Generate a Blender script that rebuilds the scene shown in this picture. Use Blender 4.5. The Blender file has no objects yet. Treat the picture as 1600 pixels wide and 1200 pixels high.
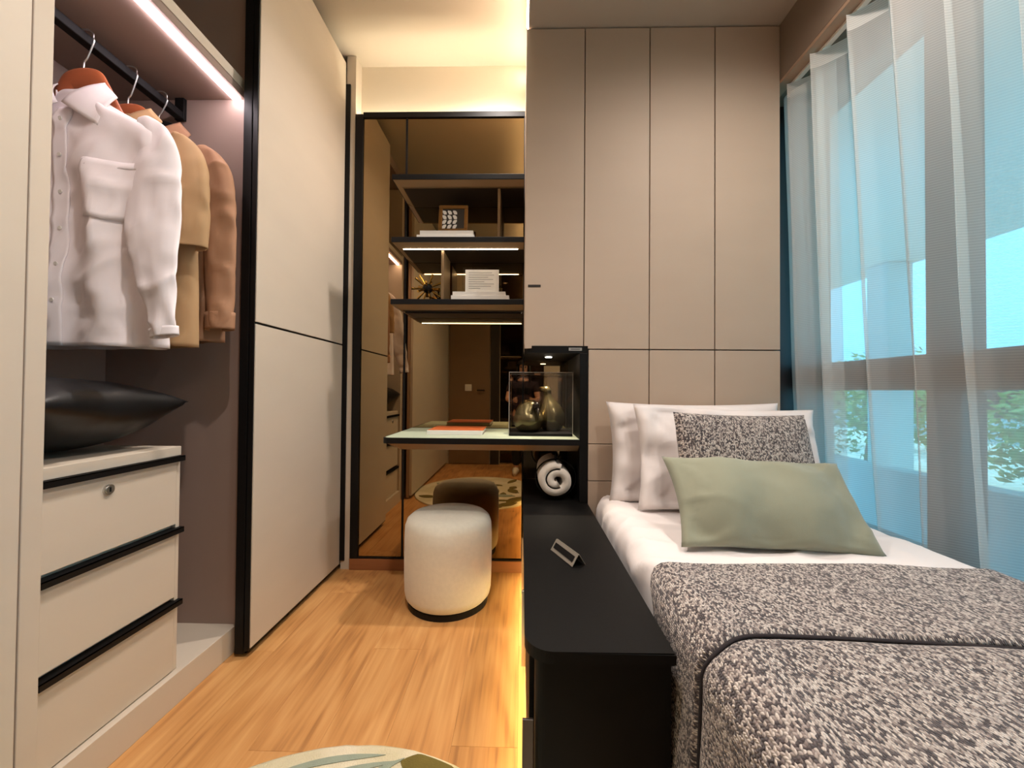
import bpy, bmesh, math, random
from mathutils import Vector, Matrix, noise

random.seed(7)
sc = bpy.context.scene
C = sc.collection
PI = math.pi

# ------------------------------------------------------------------ camera
def camera():
    yaw, pit, rol, fl, cx, cy = 2.1356e-02, 1.36754e-02, 7.93012e-03, 605.935, 802.008, 601.953
    f = Vector((-math.sin(yaw)*math.cos(pit), math.cos(yaw)*math.cos(pit), math.sin(pit)))
    r = Vector((math.cos(yaw), math.sin(yaw), 0)); u = r.cross(f)
    r2 = r*math.cos(rol)+u*math.sin(rol); u2 = -r*math.sin(rol)+u*math.cos(rol)
    m = Matrix((( r2.x, u2.x, -f.x, 0), (r2.y, u2.y, -f.y, 0), (r2.z, u2.z, -f.z, 1.0), (0, 0, 0, 1)))
    cd = bpy.data.cameras.new('camera'); o = bpy.data.objects.new('camera', cd); C.objects.link(o)
    cd.sensor_fit = 'HORIZONTAL'; cd.sensor_width = 36; cd.lens = fl/1600*36
    cd.shift_x = -(cx-800)/1600; cd.shift_y = (cy-600)/1600
    cd.clip_start = 0.02; cd.clip_end = 200
    o.matrix_world = m
    sc.camera = o
camera()

# ------------------------------------------------------------------ world, exposure
def lin(c):
    return tuple(((v/255)/12.92 if v/255 <= 0.04045 else ((v/255+0.055)/1.055)**2.4) for v in c)
w = bpy.data.worlds.new('sky'); sc.world = w; w.use_nodes = True
bg = w.node_tree.nodes['Background']
bg.inputs[0].default_value = (0.26, 0.72, 1.0, 1); bg.inputs[1].default_value = 2.3
sc.view_settings.view_transform = 'Standard'; sc.view_settings.look = 'None'
sc.view_settings.gamma = 1; sc.view_settings.use_curve_mapping = False
sc.view_settings.exposure = 0.16
sd_ = bpy.data.lights.new('sun', 'SUN'); sd_.energy = 3.6; sd_.color = (0.80, 0.96, 1.0); sd_.angle = 0.02
sun = bpy.data.objects.new('sun', sd_); C.objects.link(sun); sun.rotation_euler = (math.radians(-18), math.radians(24), 0); sun.location = (20, 10, 20)
WARM = (1.0, 0.82, 0.62); SOFT = (1.0, 0.90, 0.83)

# ------------------------------------------------------------------ materials
MATS = {}
def nt(name):
    m = bpy.data.materials.new(name); m.use_nodes = True
    n = m.node_tree.nodes; l = m.node_tree.links
    return m, n, l, n['Principled BSDF']
def mat(name, rgb, rough=0.5, metal=0.0, var=0.06, vs=6.0, bump=0.0, bs=120.0, stretch=(1, 1, 1), spec=0.5, sheen=0.0, coat=0.0):
    m, n, l, p = nt(name)
    c = lin(rgb)
    p.inputs['Roughness'].default_value = rough; p.inputs['Metallic'].default_value = metal
    p.inputs['Specular IOR Level'].default_value = spec
    p.inputs['Sheen Weight'].default_value = sheen; p.inputs['Coat Weight'].default_value = coat
    tc = n.new('ShaderNodeTexCoord'); mp = n.new('ShaderNodeMapping'); mp.inputs['Scale'].default_value = stretch
    l.new(tc.outputs['Object'], mp.inputs[0])
    no = n.new('ShaderNodeTexNoise'); no.inputs['Scale'].default_value = vs; no.inputs['Detail'].default_value = 4
    l.new(mp.outputs[0], no.inputs['Vector'])
    mx = n.new('ShaderNodeMix'); mx.data_type = 'RGBA'
    mx.inputs[6].default_value = tuple(v*(1-var) for v in c)+(1,); mx.inputs[7].default_value = tuple(min(1, v*(1+var)) for v in c)+(1,)
    l.new(no.outputs[0], mx.inputs[0]); l.new(mx.outputs[2], p.inputs['Base Color'])
    if bump:
        nb = n.new('ShaderNodeTexNoise'); nb.inputs['Scale'].default_value = bs; nb.inputs['Detail'].default_value = 2
        l.new(mp.outputs[0], nb.inputs['Vector'])
        b = n.new('ShaderNodeBump'); b.inputs['Strength'].default_value = bump; b.inputs['Distance'].default_value = 0.002
        l.new(nb.outputs[0], b.inputs['Height']); l.new(b.outputs[0], p.inputs['Normal'])
    MATS[name] = m
    return m
def emit(name, rgb, s):
    m, n, l, p = nt(name)
    p.inputs['Base Color'].default_value = (0.8, 0.8, 0.8, 1)
    p.inputs['Emission Color'].default_value = tuple(rgb)+(1,); p.inputs['Emission Strength'].default_value = s
    return m
def clear(name, tint, gloss=0.08, rough=0.0):
    m, n, l, p = nt(name); n.remove(p)
    t = n.new('ShaderNodeBsdfTransparent'); t.inputs[0].default_value = tuple(tint)+(1,)
    g = n.new('ShaderNodeBsdfGlossy'); g.inputs['Roughness'].default_value = rough
    ge = n.new('ShaderNodeNewGeometry'); dt = n.new('ShaderNodeVectorMath'); dt.operation = 'DOT_PRODUCT'
    l.new(ge.outputs['Normal'], dt.inputs[0]); l.new(ge.outputs['Incoming'], dt.inputs[1])
    ab = n.new('ShaderNodeMath'); ab.operation = 'ABSOLUTE'; l.new(dt.outputs['Value'], ab.inputs[0])
    om = n.new('ShaderNodeMath'); om.operation = 'SUBTRACT'; om.inputs[0].default_value = 1.0; l.new(ab.outputs[0], om.inputs[1])
    p5 = n.new('ShaderNodeMath'); p5.operation = 'POWER'; p5.inputs[1].default_value = 5; l.new(om.outputs[0], p5.inputs[0])
    mu = n.new('ShaderNodeMath'); mu.operation = 'MULTIPLY_ADD'; mu.inputs[1].default_value = 0.9; mu.inputs[2].default_value = gloss; l.new(p5.outputs[0], mu.inputs[0])
    x = n.new('ShaderNodeMixShader'); l.new(mu.outputs[0], x.inputs[0]); l.new(t.outputs[0], x.inputs[1]); l.new(g.outputs[0], x.inputs[2])
    l.new(x.outputs[0], n['Material Output'].inputs[0])
    return m

M_panel = mat('cream_laminate', (203, 190, 173), 0.55, var=0.05, vs=3, bump=0.06, bs=300, stretch=(1, 1, 3))
M_greige = mat('greige_panel', (186, 164, 143), 0.6, var=0.04, vs=3, bump=0.1, bs=260, stretch=(1, 1, 4))
M_wall = mat('warm_white_paint', (232, 220, 200), 0.8, var=0.02)
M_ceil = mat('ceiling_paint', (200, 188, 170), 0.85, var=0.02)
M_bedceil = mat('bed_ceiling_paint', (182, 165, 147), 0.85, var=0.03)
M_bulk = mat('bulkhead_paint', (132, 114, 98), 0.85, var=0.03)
M_taupe = mat('taupe_interior', (150, 128, 118), 0.65, var=0.05, vs=4)
M_black = mat('black_metal', (15, 13, 13), 0.5, spec=0.22, var=0.1)
M_blackwood = mat('black_stained_wood', (13, 12, 11), 0.5, spec=0.18, var=0.18, vs=5, bump=0.15, bs=60, stretch=(30, 1.5, 30))
M_brasswood = mat('bronze_laminate', (140, 114, 82), 0.45, metal=0.3, var=0.08)
M_dark = mat('dark_bronze_board', (44, 37, 32), 0.45, var=0.1)
M_leather = mat('sage_leather', (172, 182, 158), 0.55, var=0.06, vs=20, bump=0.2, bs=700)
M_sheet = mat('white_cotton', (230, 221, 217), 0.85, var=0.02, bump=0.12, bs=900, sheen=0.2)
M_sage = mat('sage_linen', (141, 142, 120), 0.85, var=0.06, vs=25, bump=0.25, bs=900, sheen=0.25)
M_shirt = mat('white_poplin', (238, 229, 231), 0.8, var=0.02, bump=0.1, bs=800, sheen=0.15)
M_tan = mat('tan_cotton', (172, 138, 98), 0.8, var=0.06, vs=15, bump=0.2, bs=800)
M_brown = mat('brown_cotton', (160, 118, 88), 0.8, var=0.06, vs=15, bump=0.2, bs=800)
M_satin = mat('black_satin', (11, 10, 13), 0.42, var=0.1, bump=0.1, bs=300)
M_hanger = mat('orange_beech', (178, 98, 62), 0.4, var=0.12, vs=8, stretch=(2, 12, 12))
M_chrome = mat('chrome', (215, 213, 210), 0.3, metal=1.0, var=0.02)
M_boucle = mat('pale_boucle', (222, 216, 198), 0.95, var=0.08, vs=60, bump=0.5, bs=420, sheen=0.4)
M_fleece = mat('ivory_fleece', (214, 204, 190), 0.95, var=0.1, vs=50, bump=0.8, bs=260, sheen=0.5)
M_white = mat('white_paper', (232, 228, 220), 0.7, var=0.02)
M_grey = mat('grey_print', (150, 146, 140), 0.7, var=0.05)
M_brass = mat('polished_brass', (196, 152, 74), 0.22, metal=1.0, var=0.08)
M_gold = mat('antique_gold_frame', (132, 92, 44), 0.4, metal=0.6, var=0.2, vs=30)
M_bronze = mat('bronze_ceramic', (104, 93, 64), 0.26, metal=0.75, var=0.35, vs=14)
M_darkbronze = mat('dark_bronze_ceramic', (40, 34, 30), 0.25, metal=0.6, var=0.3, vs=14)
M_skirt = mat('oak_skirting', (150, 96, 58), 0.5, var=0.15, vs=4, stretch=(1, 20, 20))
M_grout = mat('floor_base', (120, 76, 42), 0.8)
M_track = mat('track_wood', (172, 142, 118), 0.5, var=0.06)
M_frame = mat('window_frame', (40, 36, 37), 0.45, var=0.08)
M_orange = mat('orange_cover', (196, 98, 48), 0.4, var=0.5, vs=18, stretch=(1, 4, 1))
M_door = mat('beige_door', (128, 102, 72), 0.5, var=0.05)
M_skin = mat('skin', (206, 158, 132), 0.5, var=0.05)
M_hair = mat('black_hair', (24, 18, 16), 0.45, var=0.2, vs=60, stretch=(6, 6, 1))
M_topc = mat('dark_plum_top', (44, 28, 34), 0.85, var=0.1)
M_trous = mat('black_trousers', (18, 17, 18), 0.85, var=0.1)
M_shoe = mat('white_shoes', (215, 208, 190), 0.6)
M_concrete = mat('pale_render', (196, 206, 208), 0.85, var=0.05)
M_soffit = mat('grey_soffit', (196, 210, 212), 0.85, var=0.05)
M_leaf = mat('green_leaf', (112, 148, 70), 0.6, var=0.4, vs=3)
M_bark = mat('brown_bark', (92, 74, 58), 0.9, var=0.3, vs=20)
M_paving = mat('light_paving', (206, 204, 190), 0.9, var=0.1)
M_led_warm = emit('warm_led', (1.0, 0.88, 0.66), 65)
M_led_cove = emit('cove_led', (1.0, 0.88, 0.66), 22)
M_led_curt = emit('curtain_led', (1.0, 0.84, 0.70), 16)
M_led_shelf = emit('shelf_led', (1.0, 0.90, 0.70), 22)
M_led_pink = emit('cool_pink_led', (1.0, 0.86, 0.92), 40)
M_led_base = emit('amber_led', (1.0, 0.76, 0.34), 40)
M_lamp = emit('lamp_lens', (1.0, 0.88, 0.72), 12)
M_glass = clear('window_glass', (0.80, 0.96, 1.0), 0.02)
M_acrylic = clear('acrylic', (0.97, 0.97, 0.96), 0.02)

def mirror_mat():
    m, n, l, p = nt('bronze_mirror')
    p.inputs['Base Color'].default_value = (0.32, 0.228, 0.125, 1); p.inputs['Metallic'].default_value = 1
    p.inputs['Roughness'].default_value = 0.015
    return m
M_mirror = mirror_mat()

def floor_mat():
    m, n, l, p = nt('oak_plank')
    tc = n.new('ShaderNodeTexCoord'); oi = n.new('ShaderNodeObjectInfo')
    cb = n.new('ShaderNodeCombineXYZ'); mu = n.new('ShaderNodeMath'); mu.operation = 'MULTIPLY'; mu.inputs[1].default_value = 37.0
    l.new(oi.outputs['Random'], mu.inputs[0])
    for i in range(3): l.new(mu.outputs[0], cb.inputs[i])
    ad = n.new('ShaderNodeVectorMath'); ad.operation = 'ADD'; l.new(tc.outputs['Object'], ad.inputs[0]); l.new(cb.outputs[0], ad.inputs[1])
    mp = n.new('ShaderNodeMapping'); mp.inputs['Scale'].default_value = (9, 1.0, 1); l.new(ad.outputs[0], mp.inputs[0])
    warp = n.new('ShaderNodeTexNoise'); warp.inputs['Scale'].default_value = 1.3; warp.inputs['Detail'].default_value = 2; l.new(mp.outputs[0], warp.inputs['Vector'])
    wv = n.new('ShaderNodeTexWave'); wv.wave_type = 'RINGS'; wv.inputs['Scale'].default_value = 1.1; wv.inputs['Distortion'].default_value = 9; wv.inputs['Detail'].default_value = 3; wv.inputs['Detail Scale'].default_value = 1.2
    l.new(mp.outputs[0], wv.inputs['Vector'])
    mp2 = n.new('ShaderNodeMapping'); mp2.inputs['Scale'].default_value = (70, 2.4, 1); l.new(ad.outputs[0], mp2.inputs[0])
    fib = n.new('ShaderNodeTexNoise'); fib.inputs['Scale'].default_value = 1.0; fib.inputs['Detail'].default_value = 5; l.new(mp2.outputs[0], fib.inputs['Vector'])
    a = n.new('ShaderNodeMath'); a.operation = 'MULTIPLY_ADD'; a.inputs[1].default_value = 0.20; l.new(wv.outputs[0], a.inputs[0])
    b = n.new('ShaderNodeMath'); b.operation = 'MULTIPLY_ADD'; b.inputs[1].default_value = 0.75; l.new(fib.outputs[0], b.inputs[0]); l.new(a.outputs[0], b.inputs[2])
    c = n.new('ShaderNodeMath'); c.operation = 'MULTIPLY_ADD'; c.inputs[1].default_value = 0.18; l.new(oi.outputs['Random'], c.inputs[0]); l.new(b.outputs[0], c.inputs[2])
    a.inputs[2].default_value = 0.0
    r = n.new('ShaderNodeValToRGB'); e = r.color_ramp.elements
    e[0].position = 0.18; e[0].color = lin((142, 94, 52))+(1,); e[1].position = 0.85; e[1].color = lin((214, 162, 102))+(1,)
    k = e.new(0.48); k.color = lin((194, 138, 80))+(1,)
    l.new(c.outputs[0], r.inputs[0]); l.new(r.outputs[0], p.inputs['Base Color'])
    p.inputs['Roughness'].default_value = 0.42
    bp = n.new('ShaderNodeBump'); bp.inputs['Strength'].default_value = 0.12; bp.inputs['Distance'].default_value = 0.001
    l.new(fib.outputs[0], bp.inputs['Height']); l.new(bp.outputs[0], p.inputs['Normal'])
    return m
M_plank = floor_mat()

def knit_mat():
    m, n, l, p = nt('marled_knit')
    uv = n.new('ShaderNodeUVMap')
    sp = n.new('ShaderNodeSeparateXYZ'); l.new(uv.outputs[0], sp.inputs[0])
    def mth(op, a, b=None, c=None):
        q = n.new('ShaderNodeMath'); q.operation = op
        for i, v in enumerate((a, b, c)):
            if v is None: continue
            if isinstance(v, (int, float)): q.inputs[i].default_value = v
            else: l.new(v, q.inputs[i])
        return q.outputs[0]
    u = mth('MULTIPLY', sp.outputs[0], 138.0)          # stitch columns
    vv = mth('MULTIPLY', sp.outputs[1], 195.0)        # stitch rows
    pp = mth('PINGPONG', u, 0.5)
    v2 = mth('MULTIPLY_ADD', pp, 1.1, vv)             # V shaped stitches
    u2 = mth('MULTIPLY', u, 2.0)
    cb = n.new('ShaderNodeCombineXYZ'); l.new(u2, cb.inputs[0]); l.new(v2, cb.inputs[1])
    vo = n.new('ShaderNodeTexVoronoi'); vo.inputs['Scale'].default_value = 1.0; vo.inputs['Randomness'].default_value = 0.55
    vo.voronoi_dimensions = '2D'; l.new(cb.outputs[0], vo.inputs['Vector'])
    big = n.new('ShaderNodeTexNoise'); big.inputs['Scale'].default_value = 0.16; big.inputs['Detail'].default_value = 3; l.new(cb.outputs[0], big.inputs['Vector'])
    hs = n.new('ShaderNodeSeparateColor'); l.new(vo.outputs['Color'], hs.inputs[0])
    s1 = mth('MULTIPLY_ADD', big.outputs[0], 0.14, mth('MULTIPLY_ADD', hs.outputs[0], 0.95, -0.09))
    r = n.new('ShaderNodeValToRGB'); e = r.color_ramp.elements; r.color_ramp.interpolation = 'LINEAR'
    e[0].position = 0.0; e[0].color = lin((62, 54, 56))+(1,); e[1].position = 1.0; e[1].color = lin((226, 216, 206))+(1,)
    for pos, cc in ((0.28, (92, 82, 82)), (0.38, (146, 132, 126)), (0.6, (188, 175, 166)), (0.8, (212, 200, 190))):
        k = e.new(pos); k.color = lin(cc)+(1,)
    l.new(s1, r.inputs[0])
    dk = n.new('ShaderNodeMapRange'); dk.inputs[1].default_value = 0.35; dk.inputs[2].default_value = 0.75; dk.inputs[3].default_value = 1; dk.inputs[4].default_value = 0.35
    l.new(vo.outputs['Distance'], dk.inputs[0])
    mx = n.new('ShaderNodeMix'); mx.data_type = 'RGBA'; mx.blend_type = 'MULTIPLY'; mx.inputs[0].default_value = 1
    l.new(r.outputs[0], mx.inputs[6]); l.new(dk.outputs[0], mx.inputs[7]); l.new(mx.outputs[2], p.inputs['Base Color'])
    bp = n.new('ShaderNodeBump'); bp.inputs['Strength'].default_value = 0.9; bp.inputs['Distance'].default_value = 0.004; bp.invert = True
    l.new(vo.outputs['Distance'], bp.inputs['Height']); l.new(bp.outputs[0], p.inputs['Normal'])
    p.inputs['Roughness'].default_value = 0.95; p.inputs['Sheen Weight'].default_value = 0.2
    return m
M_knit = knit_mat()

def sheer_mat(name, dens):
    m, n, l, p = nt(name); n.remove(p)
    uv = n.new('ShaderNodeUVMap'); sp = n.new('ShaderNodeSeparateXYZ'); l.new(uv.outputs[0], sp.inputs[0])
    mu = n.new('ShaderNodeMath'); mu.operation = 'MULTIPLY'; mu.inputs[1].default_value = 2*PI/0.0075; l.new(sp.outputs[1], mu.inputs[0])
    si = n.new('ShaderNodeMath'); si.operation = 'SINE'; l.new(mu.outputs[0], si.inputs[0])
    ma = n.new('ShaderNodeMath'); ma.operation = 'MULTIPLY_ADD'; ma.inputs[1].default_value = 0.11*dens; ma.inputs[2].default_value = dens; l.new(si.outputs[0], ma.inputs[0])
    t = n.new('ShaderNodeBsdfTransparent'); t.inputs[0].default_value = (1, 1, 1, 1)
    d = n.new('ShaderNodeBsdfDiffuse'); d.inputs[0].default_value = lin((242, 234, 226))+(1,)
    tr = n.new('ShaderNodeBsdfTranslucent'); tr.inputs[0].default_value = lin((240, 240, 238))+(1,)
    a = n.new('ShaderNodeMixShader'); a.inputs[0].default_value = 0.45; l.new(d.outputs[0], a.inputs[1]); l.new(tr.outputs[0], a.inputs[2])
    x = n.new('ShaderNodeMixShader'); l.new(ma.outputs[0], x.inputs[0]); l.new(t.outputs[0], x.inputs[1]); l.new(a.outputs[0], x.inputs[2])
    l.new(x.outputs[0], n['Material Output'].inputs[0])
    return m
M_sheer = sheer_mat('sheer_voile', 0.52)
M_sheer_head = sheer_mat('sheer_heading', 0.92)

def rug_mat():
    m, n, l, p = nt('rug_pile')
    tc = n.new('ShaderNodeTexCoord'); no = n.new('ShaderNodeTexNoise'); no.inputs['Scale'].default_value = 5
    l.new(tc.outputs['Object'], no.inputs[0])
    r = n.new('ShaderNodeValToRGB'); e = r.color_ramp.elements
    e[0].position = .42; e[0].color = lin((232, 222, 196))+(1,); e[1].position = .58; e[1].color = lin((216, 206, 172))+(1,)
    l.new(no.outputs[0], r.inputs[0]); l.new(r.outputs[0], p.inputs['Base Color']); p.inputs['Roughness'].default_value = 1
    n2 = n.new('ShaderNodeTexNoise'); n2.inputs['Scale'].default_value = 300; l.new(tc.outputs['Object'], n2.inputs[0])
    b = n.new('ShaderNodeBump'); b.inputs['Strength'].default_value = 1; b.inputs['Distance'].default_value = .004; l.new(n2.outputs[0], b.inputs['Height']); l.new(b.outputs[0], p.inputs['Normal'])
    return m
M_rug = rug_mat()
M_rug_sage = mat('rug_sage', (150, 160, 142), 1.0, var=0.15, vs=30, bump=0.9, bs=300)
M_rug_olive = mat('rug_olive', (112, 98, 44), 1.0, var=0.25, vs=30, bump=0.9, bs=300)

# ------------------------------------------------------------------ helpers
LOC = {}
def tag(o, label=None, cat=None, group=None, kind=None):
    if label: o['label'] = label
    if cat: o['category'] = cat
    if group: o['group'] = group
    if kind: o['kind'] = kind
    return o
def thing(name, label, cat, loc=(0, 0, 0), group=None, kind=None):
    o = bpy.data.objects.new(name, None); C.objects.link(o); o.location = loc; o.empty_display_size = 0.05
    LOC[o.name] = Vector(loc)
    return tag(o, label, cat, group, kind)
def struct(name, loc=(0, 0, 0), label=None):
    return thing(name, label, None, loc, None, 'structure')
def box(bm, x0, x1, y0, y1, z0, z1, bev=0.0, seg=2):
    r = bmesh.ops.create_cube(bm, size=1)
    vs = r['verts']
    for v in vs:
        v.co = Vector((x0 if v.co.x < 0 else x1, y0 if v.co.y < 0 else y1, z0 if v.co.z < 0 else z1))
    if bev > 0:
        es = list({e for v in vs for e in v.link_edges})
        bmesh.ops.bevel(bm, geom=es, offset=min(bev, 0.45*min(abs(x1-x0), abs(y1-y0), abs(z1-z0))), segments=seg, affect='EDGES', profile=0.5)
    return bm
def build(name, bm, m, parent=None, smooth=False, auto=None, local=False):
    bmesh.ops.recalc_face_normals(bm, faces=bm.faces)
    me = bpy.data.meshes.new(name)
    if not local:
        if parent is not None:
            off = LOC[parent.name]
        else:
            xs = [v.co for v in bm.verts]
            off = Vector(((min(c.x for c in xs)+max(c.x for c in xs))/2, (min(c.y for c in xs)+max(c.y for c in xs))/2, min(c.z for c in xs)))
        for v in bm.verts: v.co -= off
    else: off = Vector((0, 0, 0))
    bm.to_mesh(me); bm.free()
    if smooth:
        for pl in me.polygons: pl.use_smooth = True
    if m: me.materials.append(m)
    o = bpy.data.objects.new(name, me); C.objects.link(o)
    if parent is not None:
        o.parent = parent; LOC[o.name] = LOC[parent.name]
    else:
        o.location = off; LOC[o.name] = off
    return o
def bx(name, m, parent, x0, x1, y0, y1, z0, z1, bev=0.0015):
    return build(name, box(bmesh.new(), x0, x1, y0, y1, z0, z1, bev), m, parent)
def grid(bm, nu, nv, fn, uvfn=None):
    """fn(i/nu, j/nv) -> point ; returns vert rows"""
    rows = [[bm.verts.new(fn(i/nu, j/nv)) for i in range(nu+1)] for j in range(nv+1)]
    uvl = bm.loops.layers.uv.verify() if uvfn else None
    for j in range(nv):
        for i in range(nu):
            f = bm.faces.new((rows[j][i], rows[j][i+1], rows[j+1][i+1], rows[j+1][i]))
            if uvfn:
                for lp, (a, b) in zip(f.loops, ((i, j), (i+1, j), (i+1, j+1), (i, j+1))): lp[uvl].uv = uvfn(a/nu, b/nv)
    return rows
def loft(bm, pts, rad, n=16, cap=True):
    """rings round a path; rad items r or (ra, rb)"""
    pts = [Vector(p) for p in pts]; rings = []
    for i, p in enumerate(pts):
        d = (pts[min(i+1, len(pts)-1)]-pts[max(i-1, 0)]).normalized()
        ref = Vector((0, 1, 0)) if abs(d.y) < 0.9 else Vector((1, 0, 0))
        a = ref.cross(d).normalized(); b = d.cross(a).normalized()
        ra, rb = rad[i] if isinstance(rad[i], (tuple, list)) else (rad[i], rad[i])
        rings.append([bm.verts.new(p+a*ra*math.cos(2*PI*k/n)+b*rb*math.sin(2*PI*k/n)) for k in range(n)])
    for r0, r1 in zip(rings, rings[1:]):
        for k in range(n): bm.faces.new((r0[k], r0[(k+1) % n], r1[(k+1) % n], r1[k]))
    if cap:
        bm.faces.new(rings[0][::-1]); bm.faces.new(rings[-1])
    return bm
def spline(ctrl, vals, n):
    """Catmull-Rom through control points with interpolated scalar tuples"""
    out, ov = [], []
    P = [Vector(c) for c in ctrl]
    V = [Vector(v if isinstance(v, (tuple, list)) else (v, v)).to_3d() for v in vals]
    def cr(A, i, t):
        a, b, c, d = A[max(i-1, 0)], A[i], A[min(i+1, len(A)-1)], A[min(i+2, len(A)-1)]
        return 0.5*((2*b)+(c-a)*t+(2*a-5*b+4*c-d)*t*t+(3*b-a-3*c+d)*t*t*t)
    for i in range(len(P)-1):
        for k in range(n):
            t = k/n; out.append(cr(P, i, t)); v = cr(V, i, t); ov.append((max(v.x, .0005), max(v.y, .0005)))
    out.append(P[-1]); ov.append((V[-1].x, V[-1].y))
    return out, ov
def disc(bm, c, r, axis, n=24, h=0.004):
    """short cylinder, centre c, thickness h along axis"""
    c = Vector(c); ax = Vector(axis)
    return loft(bm, [c-ax*h/2, c+ax*h/2], [r, r], n)
def prism(bm, poly, z0, z1):
    a = [bm.verts.new((x, y, z0)) for x, y in poly]; b = [bm.verts.new((x, y, z1)) for x, y in poly]
    bm.faces.new(a[::-1]); bm.faces.new(b)
    for i in range(len(poly)): bm.faces.new((a[i], a[(i+1) % len(poly)], b[(i+1) % len(poly)], b[i]))
    return bm
def round_rect(x0, x1, y0, y1, r, corners, n=8):
    """polygon; corners in order (x0,y0),(x1,y0),(x1,y1),(x0,y1) rounded where flag is set"""
    cs = [(x0, y0, PI, 1, 1), (x1, y0, 1.5*PI, -1, 1), (x1, y1, 0, -1, -1), (x0, y1, .5*PI, 1, -1)]
    out = []
    for (x, y, a0, sx, sy), fl in zip(cs, corners):
        if not fl: out.append((x, y)); continue
        cx, cy = x+sx*r, y+sy*r
        for k in range(n+1):
            a = a0+PI/2*k/n; out.append((cx+r*math.cos(a), cy+r*math.sin(a)))
    return out
def nz(x, y, z, s=1.0): return noise.noise(Vector((x*s, y*s, z*s)))
def rdg(x, y, z): return (1-min(1, abs(noise.noise(Vector((x, y, z))))*2.6))**2
def solid(o, t, off=0.0):
    md = o.modifiers.new('thickness', 'SOLIDIFY'); md.thickness = t; md.offset = off
    return o

# ------------------------------------------------------------------ key dimensions (metres)
MY = 2.152      # mirror plane
PY = 1.700      # head panel plane
CEIL = 2.885; BCEIL = 2.612
WX = -1.08      # wardrobe carcass front
FY = 1.47       # far side of the open wardrobe bay
RY = -0.95      # wall behind the camera
WINX = 1.36

# ================================================================== SETTING
fl = struct('floor', (0, 0, -0.03))
build('floor_base', box(bmesh.new(), -1.75, 1.5, RY-.1, 2.3, -0.06, -0.014), M_grout, fl)
PW, PL = 0.186, 1.26
pb = box(bmesh.new(), 0, PW-0.0004, 0, PL-0.0004, -0.014, 0, 0.0006, 1)
first = None
for i in range(13):
    x = -1.12+i*PW
    off = (-0.43*i) % PL
    y = RY-.1-off
    while y < 2.2:
        if first is None:
            o = build('floor_plank', pb, M_plank, fl, local=True); first = o
        else:
            o = first.copy(); C.objects.link(o); o.parent = fl
        o.location = (x, y, 0.03)
        ov = y+PL-2.21
        if ov > 0: o.scale.y = (PL-ov)/PL
        y += PL

ce = struct('ceiling')
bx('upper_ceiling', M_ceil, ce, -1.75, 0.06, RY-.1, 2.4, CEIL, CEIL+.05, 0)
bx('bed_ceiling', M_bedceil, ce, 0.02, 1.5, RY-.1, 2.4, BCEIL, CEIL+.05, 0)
wb = struct('wall_back')
bx('wall_recess', M_wall, wb, -1.75, 0.3, 2.225, 2.30, -0.03, CEIL+.02, 0)
bx('wall_plaster', M_wall, wb, -1.75, 1.5, 2.301, 2.40, -0.03, CEIL+.02, 0)
bx('trim_1', M_panel, None, -1.0, -0.948, MY-0.004, 2.225, 0, CEIL, 0.001)
tag(bpy.data.objects['trim_1'], kind='structure')
wl = struct('wall_left'); bx('wall_plaster', M_wall, wl, -1.80, -1.66, RY-.1, 2.4, -0.03, CEIL+.02, 0)
bs = bx('baseboard_back', M_skirt, None, -0.948, 0.012, MY-0.012, 2.2, 0, 0.062, 0.002); tag(bs, kind='structure')

# panelled head wall
wh = struct('wall_head')
bx('wall_core', M_dark, wh, 0.014, 1.117, PY+0.0185, 2.3, 1.2, BCEIL-.002, 0)
bx('wall_core', M_dark, wh, 0.30, 1.117, PY+0.0185, 2.3, 0.0, 1.2, 0)
bx('side_board', M_greige, wh, 0.010, 0.014, PY+0.002, 2.22, 1.2, BCEIL, 0)
cols = [(0.012, 0.268), (0.272, 0.553), (0.557, 0.836), (0.840, 1.118)]
for k, (a, b) in enumerate(cols):
    pnl = bx('panel', M_greige, wh, a, b, PY, PY+0.018, 1.1855, BCEIL-.008, 0.0015)
    if k == 0: bx('finger_pull', M_dark, wh, 0.025, 0.081, PY-0.002, PY+0.004, 1.455, 1.466, 0.001)
for z0, z1 in ((0.771, 1.1805), (0.611, 0.768), (0.30, 0.608), (0.03, 0.297)):
    for k, (a, b) in enumerate(cols[1:]):
        bx('panel', M_greige, wh, a if k else 0.292, b, PY, PY+0.018, z0, z1, 0.0015)

# window wall : bulkhead, soffit board, dark frame, panes
wr = struct('wall_right')
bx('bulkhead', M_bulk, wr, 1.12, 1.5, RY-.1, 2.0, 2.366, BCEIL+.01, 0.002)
bx('soffit_board', M_track, wr, 1.121, 1.172, RY, 1.86, 2.352, 2.366, 0.001)
bx('jamb', M_frame, wr, 1.119, 1.46, 1.86, 1.95, 0, 2.366, 0.002)
bx('jamb', M_wall, wr, 1.119, 1.46, RY-.06, RY+.1, 0, 2.366, 0.002)
bx('spandrel', M_concrete, wr, 1.33, 1.44, RY, 1.86, 0, 0.42, 0.002)
wn = struct('window_1')
bx('head_rail', M_frame, wn, 1.30, 1.42, RY+.1, 1.86, 2.27, 2.366, 0.003)
bx('sill_rail', M_frame, wn, 1.33, 1.40, RY+.1, 1.86, 0.42, 0.48, 0.003)
bx('transom', M_frame, wn, 1.32, 1.40, RY+.1, 1.86, 1.012, 1.13, 0.003)
ms = [1.855, 1.245, 0.55, -0.15, RY+.12]
for k, y in enumerate(ms):
    h = 0.05 if k in (1, 2, 3) else 0.03
    bx('mullion', M_frame, wn, 1.32, 1.40, y-h, y+h, 0.48, 2.27, 0.003)
for a, b in zip(ms, ms[1:]):
    for z0, z1 in ((0.48, 1.012), (1.13, 2.27)):
        bx('pane', M_glass, wn, 1.358, 1.364, b+.03, a-.03, z0, z1, 0)

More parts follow.
